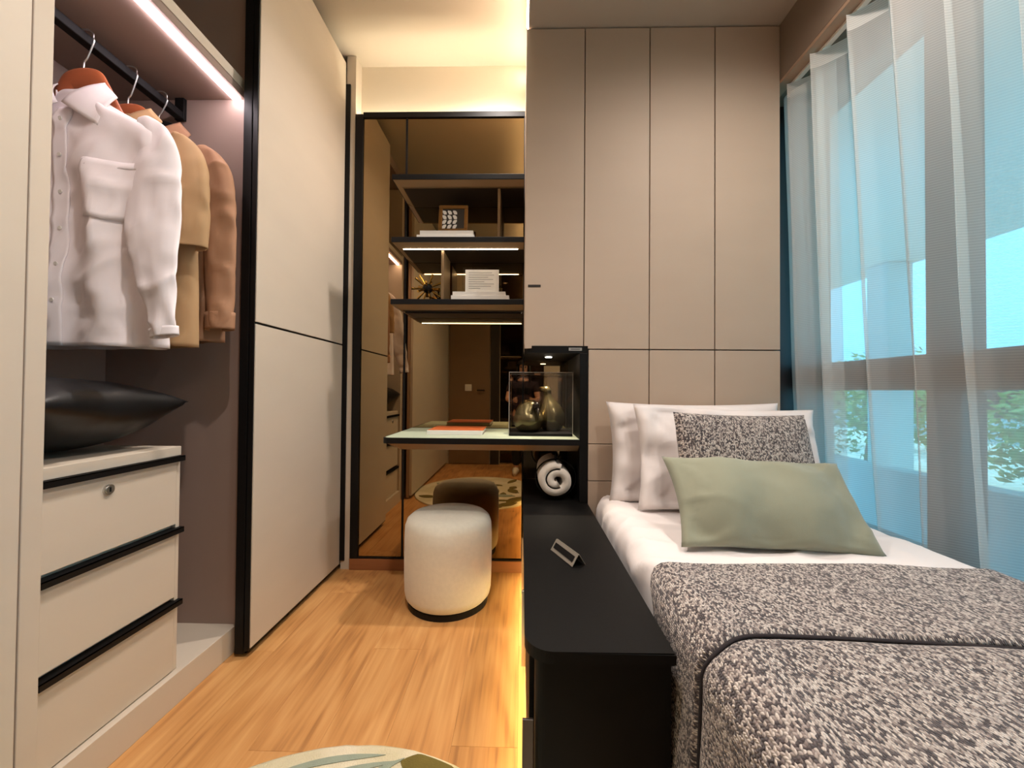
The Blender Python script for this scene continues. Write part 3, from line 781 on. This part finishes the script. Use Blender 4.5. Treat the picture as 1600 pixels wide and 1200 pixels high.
# starburst ornament
sb = thing('starburst_ornament', 'brass rod starburst ornament with black core on shelf', 'ornament', (-0.49, 2.0, S3))
cen = Vector((-0.492, 2.0, S3+.078))
bm = bmesh.new(); bmesh.ops.create_icosphere(bm, subdivisions=2, radius=.027, matrix=Matrix.Translation(cen)); build('core', bm, M_black, sb)
gold = PI*(3-5**.5)
dirs = []
for i in range(18):
    z = 1-2*(i+.5)/18; r = math.sqrt(1-z*z); dirs.append(Vector((r*math.cos(gold*i+.6), r*math.sin(gold*i+.6), z)))
for d in dirs:
    L = 0.082 if d.z > -0.75 else 0.074
    build('rod', loft(bmesh.new(), [cen+d*.02, cen+d*L], [.0035, .0062], 10), M_brass, sb)

# acrylic notice
an = thing('acrylic_notice', 'clear acrylic sign holder with printed white card on books', 'sign', (-0.2, 1.99, S3+.046))
bx('holder', M_acrylic, an, -0.307, -0.107, 1.975, 1.987, S3+.0465, S3+.182, 0.002)
card = bx('card', M_white, an, -0.292, -0.120, 1.9725, 1.9745, S3+.050, S3+.168, 0)
for k in range(8):
    ww = [0.12, .13, .10, .125, .08, .13, .115, .06][k]
    bx('print_line', M_grey, card, -0.275, -0.275+ww, 1.9720, 1.9725, S3+.151-k*.0115, S3+.1535-k*.0115, 0)

# display case with two ceramic birds
dc = thing('display_case', 'clear acrylic display case on the desk holding two birds', 'display case', (0.09, 1.90, 0.79))
X0, X1, Y0, Y1, Z0, Z1 = -0.057, 0.236, 1.792, 2.06, 0.791, 1.083
bx('base', M_black, dc, X0, X1, Y0, Y1, Z0, Z0+.012, 0.001)
for a in ((X0, X1, Y0, Y0+.003, Z0+.012, Z1), (X0, X1, Y1-.003, Y1, Z0+.012, Z1), (X0, X0+.003, Y0+.003, Y1-.003, Z0+.012, Z1), (X1-.003, X1, Y0+.003, Y1-.003, Z0+.012, Z1), (X0, X1, Y0, Y1, Z1, Z1+.003)):
    bx('pane', M_acrylic, dc, *a, 0.0004)
M_edge = mat('acrylic_edge', (168, 158, 148), 0.3, var=0.05)
for a in ((X0, Y0), (X1, Y0), (X0, Y1), (X1, Y1)): bx('pane_edge', M_edge, dc, a[0]-.0012, a[0]+.0012, a[1]-.0012, a[1]+.0012, Z0+.012, Z1+.003, 0)
for y in (Y0, Y1): bx('pane_edge', M_edge, dc, X0, X1, y-.0014, y+.0014, Z1+.0005, Z1+.0035, 0)
zb = 0.8032
def bird(label, ctrl, rads, m, loc):
    t = thing('bird_figurine', label, 'figurine', loc)
    p_, r_ = spline(ctrl, rads, 8)
    build('body', loft(bmesh.new(), p_, r_, 28), m, t, True)
    return t
b1 = bird('bronze ceramic bird with slender raised neck in display case', [(0.148, 1.945, zb), (0.150, 1.945, zb+.02), (0.152, 1.945, zb+.06), (0.146, 1.945, zb+.105), (0.134, 1.945, zb+.150), (0.130, 1.945, zb+.178), (0.126, 1.945, zb+.198), (0.112, 1.943, zb+.204), (0.098, 1.942, zb+.200)],
     [.040, .054, .066, .055, .028, .0195, .022, .016, .003], M_bronze, (0.148, 1.945, zb))
b2 = bird('round squat bronze ceramic bird with tucked dark head in display case', [(0.035, 1.90, zb), (0.035, 1.90, zb+.02), (0.036, 1.90, zb+.06), (0.042, 1.895, zb+.10), (0.055, 1.885, zb+.128), (0.062, 1.88, zb+.138)],
     [.045, .064, .073, .056, .026, .006], M_bronze, (0.035, 1.90, zb))
bm = bmesh.new(); bmesh.ops.create_uvsphere(bm, u_segments=20, v_segments=14, radius=.0185, matrix=Matrix.Translation((0.072, 1.853, zb+.124)))
loft(bm, [(0.075, 1.845, zb+.115), (0.079, 1.829, zb+.09), (0.080, 1.824, zb+.062)], [.010, .005, .001], 10); build('head', bm, M_darkbronze, b2, True)

# ================================================================== STOOL, RUG
st = thing('stool', 'round pale upholstered stool on black plinth under the desk', 'stool', (-0.343, 1.862, 0))
build('plinth', disc(bmesh.new(), (-0.343, 1.862, .013), .188, (0, 0, 1), 48, .025), M_black, st)
prof = [(0, .026), (.15, .026), (.186, .030), (.198, .045), (.203, .07), (.2055, .15), (.206, .24), (.2055, .31), (.203, .366), (.194, .392), (.176, .408), (.14, .416), (.07, .420), (0, .421)]
bm = bmesh.new(); n = 56; rings = []
for r, z in prof[1:-1]: rings.append([bm.verts.new((-0.343+r*math.cos(2*PI*k/n), 1.862+r*math.sin(2*PI*k/n), z)) for k in range(n)])
for a, b in zip(rings, rings[1:]):
    for k in range(n): bm.faces.new((a[k], a[(k+1) % n], b[(k+1) % n], b[k]))
bm.faces.new(rings[0][::-1]); bm.faces.new(rings[-1])
build('upholstery', bm, M_boucle, st, True)

rg = thing('rug', 'round cream rug with sage and olive leaf pattern on the floor', 'rug', (-0.415, 0.474, 0))
bm = bmesh.new(); RC = (-0.415, 0.474); RR = 0.612; n = 120
prf = [(1, .001), (1.0, .009), (.985, .012), (.5, .0125)]
rings = [[bm.verts.new((RC[0]+RR*q*(1+.006*nz(k*.7, 1, 1))*math.cos(2*PI*k/n), RC[1]+RR*q*(1+.006*nz(k*.7, 1, 1))*math.sin(2*PI*k/n), z)) for k in range(n)] for q, z in prf]
for a, b in zip(rings, rings[1:]):
    for k in range(n): bm.faces.new((a[k], a[(k+1) % n], b[(k+1) % n], b[k]))
bm.faces.new(rings[-1]); build('pile', bm, M_rug, rg, True)
LZ = [0.0]
def leaf(cx_, cy_, ang, L, W, m, bend=0.0):
    bm = bmesh.new(); k = 14; top, bot = [], []
    for i in range(k+1):
        t = i/k; wv = W*math.sin(PI*t)**0.8; x = L*(t-.5); y = bend*math.sin(PI*t)
        for lst, s in ((top, 1), (bot, -1)):
            px_, py_ = x, y+s*wv/2
            X = cx_+px_*math.cos(ang)-py_*math.sin(ang); Y = cy_+px_*math.sin(ang)+py_*math.cos(ang)
            d = math.hypot(X-RC[0], Y-RC[1])
            if d > RR*.985: X = RC[0]+(X-RC[0])*RR*.985/d; Y = RC[1]+(Y-RC[1])*RR*.985/d
            lst.append((X, Y))
    poly = bot+top[::-1][1:-1]
    LZ[0] += .00012
    a = [bm.verts.new((x, y, .0127)) for x, y in poly]
    bm.faces.new(a)
    bmesh.ops.triangulate(bm, faces=bm.faces)
    r = bmesh.ops.extrude_face_region(bm, geom=bm.faces[:])
    for v in [g for g in r['geom'] if isinstance(g, bmesh.types.BMVert)]: v.co.z += .0012+LZ[0]
    build('leaf_motif', bm, m, rg)
for a in ((-.505, 1.018, .24, .30, .020, M_rug_sage, .015), (-.47, .965, .42, .36, .020, M_rug_sage, .03), (-.365, .985, .80, .17, .020, M_rug_sage, .015), (-.30, .995, 1.0, .11, .018, M_rug_sage, .01), (-.56, .95, .25, .34, .02, M_rug_sage, .02),
          (-.235, 1.02, -.2, .16, .085, M_rug_olive, 0), (-.30, .93, .1, .20, .12, M_rug_olive, 0), (-.12, .93, -.6, .22, .10, M_rug_olive, 0), (-.05, .78, -.9, .25, .11, M_rug_olive, 0), (-.62, .80, .9, .30, .10, M_rug_olive, 0)): leaf(*a)
for i in range(26):
    an_ = random.uniform(0, 2*PI); rr = RR*math.sqrt(random.random())*.85
    x, y = RC[0]+rr*math.cos(an_), RC[1]+rr*math.sin(an_)
    if y < .85: leaf(x, y, random.uniform(0, PI), random.uniform(.1, .24), random.uniform(.03, .1), random.choice((M_rug_sage, M_rug_olive, M_rug_olive)))

# ================================================================== CLOTHES
def garment(name, label, cat, cx_, yc, hem, m, half, neck_z, sleeves, seed, collar=True, pocket=False, btn=M_white, depth=0.05, group=None):
    """front faces -Y; sleeves: list of (control points, radii, cuff)"""
    t = thing(name, label, cat, (cx_, yc, hem))
    sh_z = neck_z-0.115
    zs = [hem, hem+.1, hem+.3, sh_z-.12, sh_z-.04, sh_z, sh_z+.03, sh_z+.07, neck_z-.012, neck_z]
    ha = [half*1.06, half*1.05, half*1.02, half*.985, half*.97, half*.93, half*.76, half*.47, half*.27, half*.245]
    def interp(z):
        for i in range(len(zs)-1):
            if z <= zs[i+1] or i == len(zs)-2:
                k = (z-zs[i])/(zs[i+1]-zs[i]); k = max(0, min(1, k)); return ha[i]+(ha[i+1]-ha[i])*k
    def fold(x, z):
        dn = max(0, min(1, (neck_z-z)/.55))
        return dn*(0.016*math.sin((x-cx_)*36+seed+3*nz(x*3, z*1.5, seed))+0.022*nz(x*13, z*2.2, seed))+0.007*nz(x*14+z*10, z*7-x*5, seed+4)+.004*nz(x*34-z*16,z*12,seed)-0.010*(rdg(x*5+z*3.5+seed, z*4.5-x*3, seed)-.3)-0.006*(rdg(x*11-z*7, z*8, seed+3)-.3)
    def surf(s, z, side):
        a = interp(z); x = cx_+a*s
        b = depth*(0.75+0.25*min(1, (neck_z-z)/.2))
        y = yc+side*b*(max(0, 1-abs(s)**2.6))**.42
        y += fold(x, z)*(1-abs(s)**6)
        return Vector((x, y, z-0.012*(1-s*s)*(1 if z < hem+.02 else 0)*0))
    bm = bmesh.new(); nu, nv = 60, 64
    V = {}
    for side in (-1, 1):
        for j in range(nv+1):
            z = hem+(neck_z-hem)*j/nv
            for i in range(nu+1):
                if side == 1 and i in (0, nu): V[(side, i, j)] = V[(-1, i, j)]
                else: V[(side, i, j)] = bm.verts.new(surf(2*i/nu-1, z, side))
    for side in (-1, 1):
        for j in range(nv):
            for i in range(nu):
                q = [V[(side, a, b)] for a, b in ((i, j), (i+1, j), (i+1, j+1), (i, j+1))]
                bm.faces.new(q if side == -1 else q[::-1])
    o = build('torso', bm, m, t, True); solid(o, .0015, -1)
    def front(x, z, off=.003):
        a = interp(z); s = max(-.98, min(.98, (x-cx_)/a)); p = surf(s, z, -1); return Vector((x, p.y-off, z))
    def patch(nm, fn, nu_, nv_, mm=None, th=.0022):
        b = bmesh.new(); grid(b, nu_, nv_, fn); q = build(nm, b, mm or m, t, True); solid(q, th, 0); return q
    for ctrl, rads, cuff in sleeves:
        p_, r_ = spline(ctrl, rads, 12)
        b = bmesh.new(); loft(b, p_, r_, 28, False)
        for v in b.verts:
            wv = 0.007*nz(v.co.x*34+v.co.z*9+seed, v.co.y*20, v.co.z*5)+0.006*nz(v.co.x*14+v.co.z*16, seed, v.co.z*11-v.co.x*20); wv += 0.012*(rdg(v.co.x*9+v.co.z*5+seed, v.co.y*6, v.co.z*6-v.co.x*6)-.3); v.co.x += wv*.3; v.co.y -= wv*.8
        q = build('sleeve', b, m, t, True); solid(q, .0015, -1)
        if cuff:
            b = bmesh.new(); loft(b, p_[-6:], [(ra*1.05+.001, rb*1.05+.001) for ra, rb in r_[-6:]], 28, False); cu_ = build('cuff', b, m, q, True); solid(cu_, .002, 0)
    plk = patch('placket', lambda u, v: front(cx_-.018+.036*u, hem+(neck_z-.06-hem)*v), 6, 50)
    for k in range(6):
        z = neck_z-.10-k*.105; p = front(cx_, z, .006); build('button', disc(bmesh.new(), p, .0055, (0, 1, 0), 14, .002), btn, plk)
    if pocket:
        pk = patch('pocket', lambda u, v: front(cx_+.075+.135*u, 1.488+.165*v-.012*(1-abs(2*u-1))*(1-v), .0045), 16, 12)
        patch('pocket_hem', lambda u, v: front(cx_+.075+.135*u, 1.632+.022*v, .0052), 16, 3, th=.0008)
    if collar:
        for s in (-1, 1):
            A = (cx_+s*.006, neck_z-.055); B = (cx_+s*.072, neck_z+.042); Cc = (cx_+s*.122, neck_z-.010); D = (cx_+s*.104, neck_z-.118)
            def cp(u, v):
                x = (A[0]*(1-u)+B[0]*u)*(1-v)+(D[0]*(1-u)+Cc[0]*u)*v
                z = (A[1]*(1-u)+B[1]*u)*(1-v)+(D[1]*(1-u)+Cc[1]*u)*v
                y = yc-depth*.85-.016*math.sin(PI*min(1, v+.2))*(1-u*.5)+.050*u*u*(1-.3*v)
                return Vector((x, y-.006, z))
            patch('collar_leaf', cp, 10, 8, th=.003)
        b = bmesh.new()
        def bandp(u, v):
            a = PI*(u*1.5-.25)
            return Vector((cx_+.070*math.cos(a), yc+.006+.045*math.sin(a), neck_z-.03+.062*v*(.75+.25*math.sin(a))))
        patch('collar_stand', bandp, 28, 4, th=.003)
    return t
CXR = -1.33
garment('shirt', 'white long-sleeved cotton shirt hanging foremost on the rail', 'shirt', CXR, 1.13, 1.118, M_shirt, 0.262, 1.872,
        [([(-1.135, 1.13, 1.80), (-1.105, 1.125, 1.745), (-1.085, 1.115, 1.66), (-1.068, 1.09, 1.5), (-1.035, 1.065, 1.35), (-1.004, 1.055, 1.22), (-0.990, 1.052, 1.142)], [(.02, .012), (.052, .018), (.072, .021), (.084, .018), (.064, .016), (.042, .015), (.034, .018)], True),
         ([(-1.53, 1.125, 1.765), (-1.545, 1.11, 1.62), (-1.548, 1.10, 1.4), (-1.55, 1.09, 1.2)], [(.045, .045), (.05, .04), (.045, .035), (.035, .03)], True)], 0.4, pocket=True)
garment('shirt', 'tan short-sleeved shirt hanging between the white shirt and brown jacket', 'shirt', CXR, 1.262, 1.135, M_tan, 0.245, 1.90,
        [([(-1.165, 1.262, 1.845), (-1.13, 1.258, 1.79), (-1.10, 1.248, 1.71), (-1.085, 1.232, 1.58), (-1.088, 1.225, 1.455)], [(.015, .012), (.045, .028), (.058, .032), (.064, .030), (.068, .030)], False),
         ([(-1.52, 1.262, 1.80), (-1.54, 1.25, 1.70), (-1.55, 1.24, 1.46)], [(.04, .035), (.045, .035), (.045, .035)], False)], 2.6, depth=.036)
garment('jacket', 'brown long-sleeved cotton jacket hanging innermost by the wardrobe side', 'jacket', CXR, 1.372, 1.165, M_brown, 0.245, 1.93,
        [([(-1.165, 1.372, 1.875), (-1.125, 1.368, 1.81), (-1.10, 1.362, 1.73), (-1.082, 1.35, 1.55), (-1.070, 1.345, 1.38), (-1.064, 1.34, 1.205)], [(.015, .012), (.045, .028), (.058, .03), (.062, .028), (.052, .026), (.046, .026)], True),
         ([(-1.52, 1.372, 1.83), (-1.54, 1.36, 1.70), (-1.55, 1.35, 1.3)], [(.04, .035), (.045, .03), (.04, .03)], False)], 4.4, depth=.034, btn=M_brown)
def hanger(label, y, z, m, wood=True):
    t = thing('coat_hanger', label, 'hanger', (CXR, y, z-.14))
    ct = [(CXR-.20, y, z-.205), (CXR-.13, y, z-.165), (CXR-.06, y, z-.058), (CXR-.03, y, z-.026), (CXR+.03, y, z-.026), (CXR+.06, y, z-.058), (CXR+.13, y, z-.165), (CXR+.20, y, z-.205)]
    p_, r_ = spline(ct, [(.018, .008), (.018, .008), (.026, .007), (.031, .007), (.031, .007), (.026, .007), (.018, .008), (.018, .008)], 6)
    build('shoulder_bar', loft(bmesh.new(), p_, [(b, a) if False else (a if wood else a*.4, b) for a, b in r_], 14), m, t, True)
    hk = [(CXR, y, z-.01), (CXR+.002, y, z+.025)]
    zt = 2.069
    hk += [(CXR+.012, y, z+.04), (CXR+.030, y, zt-.028)]
    for k in range(7):
        a = -.25+PI*1.15*k/6; hk.append((CXR+.030*math.cos(a), y, zt-.008+.021*math.sin(a)))
    p_, r_ = spline(hk, [.0022]*len(hk), 5)
    build('hook', loft(bmesh.new(), p_, r_, 8), M_chrome, t, True)
hanger('orange beech wood hanger carrying the white shirt', 1.13, 1.955, M_hanger)
hanger('hanger with chrome hook carrying the tan shirt', 1.262, 1.945, M_hanger)
hanger('hanger with chrome hook carrying the brown jacket', 1.372, 1.965, M_black)

# black cushion lying on the drawer unit
pillow('satin_cushion', 'black satin cushion lying on the drawer unit', M_satin, (-1.315, 0.84, 0.925), (-math.radians(91), math.radians(-9), math.radians(0)), (0.47, 0.40, 0.20), 3.9, wr=.012, pinch=.05, po=.5)

# ================================================================== OUTSIDE THE WINDOW
gr = bx('ground', M_paving, None, 1.5, 30, -14, 22, -0.5, -0.4, 0); tag(gr, 'pale paving outside the window', 'paving', kind='structure')
o = bx('parapet', M_concrete, None, 1.95, 2.07, -4, 9, -0.399, 0.60, 0.01); tag(o, 'low pale parapet wall outside the window', 'wall')
o = bx('overhang_slab', M_soffit, None, 1.52, 4.2, -4, 9, 2.40, 2.62, 0.01); tag(o, 'grey concrete overhang slab above the window outside', 'overhang')
for k, (x, y) in enumerate(((4.0, 4.3), (4.0, 1.2))):
    o = bx('column', M_soffit, None, x-.13, x+.13, y-.13, y+.13, -0.399, 2.399, 0.01); tag(o, ('grey concrete column under the overhang near the far trees', 'grey concrete column under the overhang beside the small tree')[k], 'column', 'columns under the overhang')
def tree(label, x, y, h, r, n, seed):
    t = thing('garden_tree', label, 'tree', (x, y, -.4), 'garden trees outside the window')
    rn = random.Random(seed)
    build('trunk', loft(bmesh.new(), [(x, y, -.4), (x+.05, y, h*.4), (x, y+.04, h)], [.09, .06, .03], 10), M_bark, t, True)
    bm = bmesh.new()
    for i in range(n):
        d = Vector((rn.gauss(0, 1), rn.gauss(0, 1), rn.gauss(0, .8))).normalized()*r*(rn.random()**.4)
        p = Vector((x, y, h))+d
        a = Vector((rn.uniform(-1, 1), rn.uniform(-1, 1), rn.uniform(-1, 1))).normalized(); b = a.orthogonal().normalized()
        s = rn.uniform(.05, .10)
        bm.faces.new([bm.verts.new(p+v) for v in (a*s, b*s*.45, -a*s, -b*s*.45)])
    build('foliage', bm, M_leaf, t)
for k, (x, y, h, r) in enumerate(((6.5, 7.4, .7, 1.1), (7.2, 5.2, .4, .9), (6.8, 3.2, .8, 1.0), (9.5, 10.0, 1.0, 1.3), (6.5, 1.2, .5, .8), (10.5, 7.0, .9, 1.2))):
    tree(['rounded garden tree by the outside parapet, tallest beside the far column', 'low garden shrub tree between two taller trees outside', 'rounded garden tree between the two outside columns', 'big spreading tree close to the far pale building', 'small garden tree beyond the second outside column', 'loose tree far behind the shrub tree outside'][k], x, y, h, r, 1600, k)
fb = thing('far_building', 'pale building across the garden outside the window', 'building', (14, 10, -.4))
bx('facade', M_concrete, fb, 14, 16, 6, 20, -.4, 1.6, .01)
for k in range(6): bx('window_pane', M_frame, fb, 13.97, 14.01, 7+k*2, 8.2+k*2, .3, 1.2, 0)

# ================================================================== PHOTOGRAPHER (reflected in the mirror)
def skin_mesh(name, m, parent, nodes, edges, root=0, sub=2):
    me = bpy.data.meshes.new(name)
    off = LOC[parent.name]
    me.from_pydata([Vector(p)-off for p, r in nodes], edges, [])
    o = bpy.data.objects.new(name, me); C.objects.link(o); o.parent = parent; LOC[o.name] = off
    me.materials.append(m)
    sk = o.modifiers.new('skin', 'SKIN')
    for i, (p, r) in enumerate(nodes):
        d = me.skin_vertices[0].data[i]; d.radius = r if isinstance(r, tuple) else (r, r); d.use_root = (i == root)
    sk.use_smooth_shade = True
    s = o.modifiers.new('sub', 'SUBSURF'); s.levels = sub; s.render_levels = sub
    return o
pe = thing('person', 'person in dark top and black trousers holding up a phone', 'person', (0.02, -0.40, 0))
px, py = 0.02, -0.40
nodes = [((px, py, .80), (.13, .095)), ((px, py-.01, .95), (.115, .085)), ((px, py-.01, 1.10), (.13, .09)), ((px, py-.01, 1.22), (.10, .07)), ((px, py, 1.29), .045), ((px, py+.01, 1.35), .05), ((px, py+.02, 1.43), (.068, .08)), ((px, py+.015, 1.50), (.05, .06))]
edges = [(i, i+1) for i in range(7)]
for s in (-1, 1):
    b = len(nodes)
    nodes += [((px+s*.075, py, .72), .082), ((px+s*.08, py+.03, .42), .055), ((px+s*.085, py-.01, .22), .05), ((px+s*.085, py-.02, .08), .034), ((px+s*.095, py+.06, .035), (.034, .026)), ((px+s*.10, py+.14, .028), (.034, .018))]
    edges += [(0, b)]+[(b+i, b+i+1) for i in range(5)]
    b = len(nodes)
    nodes += [((px+s*.155, py, 1.20), .05), ((px+s*.20, py+.06, 1.0), .038), ((px+s*.135, py+.245, 1.0), .028), ((px+s*.105, py+.30, 1.005), (.03, .018))]
    edges += [(3, b)]+[(b+i, b+i+1) for i in range(3)]
    h = b+3
    for k in range(4):
        f = len(nodes); zz = 1.035-.019*k
        nodes += [((px+s*.098, py+.335, zz), .0085), ((px+s*.088, py+.362, zz), .008), ((px+s*.070, py+.366, zz-.002), .007)]
        edges += [(h, f), (f, f+1), (f+1, f+2)]
    f = len(nodes)
    nodes += [((px+s*.088, py+.315, 1.0), .0095), ((px+s*.066, py+.335, .995), .0085)]
    edges += [(h, f), (f, f+1)]
body = skin_mesh('body', M_skin, pe, nodes, edges)
nd_, ed_ = [((px, py, .83), (.145, .11)), ((px, py, .76), (.14, .105))], [(0, 1)]
for s in (-1, 1):
    b = len(nd_); nd_ += [((px+s*.075, py, .66), .096), ((px+s*.08, py+.028, .42), .072), ((px+s*.085, py-.008, .22), .066), ((px+s*.085, py-.015, .10), .062)]; ed_ += [(1, b), (b, b+1), (b+1, b+2), (b+2, b+3)]
skin_mesh('trousers', M_trous, pe, nd_, ed_)
nd_ = [((px, py, .80), (.148, .115)), ((px, py-.01, .95), (.132, .1)), ((px, py-.01, 1.10), (.145, .105)), ((px, py-.01, 1.215), (.115, .082)), ((px, py, 1.265), .06)]; ed_ = [(0, 1), (1, 2), (2, 3), (3, 4)]
for s in (-1, 1):
    b = len(nd_); nd_ += [((px+s*.155, py, 1.205), .064), ((px+s*.185, py+.035, 1.085), .052)]; ed_ += [(3, b), (b, b+1)]
skin_mesh('top', M_topc, pe, nd_, ed_)
bm = bmesh.new(); n = 24
rows = []
for j in range(13):
    v = j/12; z = 1.535-.30*v
    row = []
    for k in range(n+1):
        a = PI*(-.18)+PI*1.36*k/n        # open towards +Y (the face)
        rx = .078*math.sqrt(max(0.02, 1-max(0, (.25-v)/.25)**2))*(1+.12*v); ry = .095*math.sqrt(max(0.02, 1-max(0, (.25-v)/.25)**2))*(1+.1*v)
        if v < .2: a = 2*PI*k/n
        row.append(bm.verts.new((px+rx*math.cos(a), py+.012-ry*math.sin(a)*(1 if v >= .2 else 1), z)))
    rows.append(row)
for a, b in zip(rows, rows[1:]):
    for k in range(n): bm.faces.new((a[k], a[k+1], b[k+1], b[k]))
bm.faces.new(rows[0][:-1]); solid(build('hair', bm, M_hair, pe, True), .012, 1)
bm = bmesh.new()
for s in (-1, 1): bmesh.ops.create_uvsphere(bm, u_segments=10, v_segments=8, radius=.010, matrix=Matrix.Translation((px+s*.028, py+.088, 1.437)))
build('eyes', bm, M_black, pe, True)
build('nose', loft(bmesh.new(), [(px, py+.09, 1.435), (px, py+.105, 1.41), (px, py+.085, 1.402)], [.006, .012, .008], 10), M_skin, pe, True)
build('mouth', loft(bmesh.new(), [(px-.022, py+.083, 1.378), (px, py+.09, 1.376), (px+.022, py+.083, 1.378)], [.003, .006, .003], 8), mat('lips', (150, 80, 76), .5), pe, True)
for s in (-1, 1):
    bm = bmesh.new()
    p_, r_ = spline([(px+s*.085, py-.06, .045), (px+s*.09, py+.0, .05), (px+s*.098, py+.09, .04), (px+s*.104, py+.165, .03)], [(.03, .03), (.042, .045), (.042, .036), (.03, .02)], 5)
    loft(bm, p_, r_, 16)
    for v in bm.verts: v.co.z = max(.0015, v.co.z)
    build('shoe', bm, M_shoe, pe, True)
pe.scale = (.92, .92, .89); pe.location.y = -0.37
ph = thing('phone', 'dark phone held up sideways by the person', 'phone', (0.02, -0.045, 0.955))
bx('case', M_black, ph, -0.058, 0.096, -0.050, -0.040, 0.955, 1.03, 0.004)
bx('screen', emit('phone_screen', (.5, .48, .45), .6), ph, -0.053, 0.091, -0.0512, -0.0502, 0.959, 1.026, 0)
build('lens', disc(bmesh.new(), (-0.04, -0.039, 1.015), .008, (0, 1, 0), 16, .003), M_black, ph)
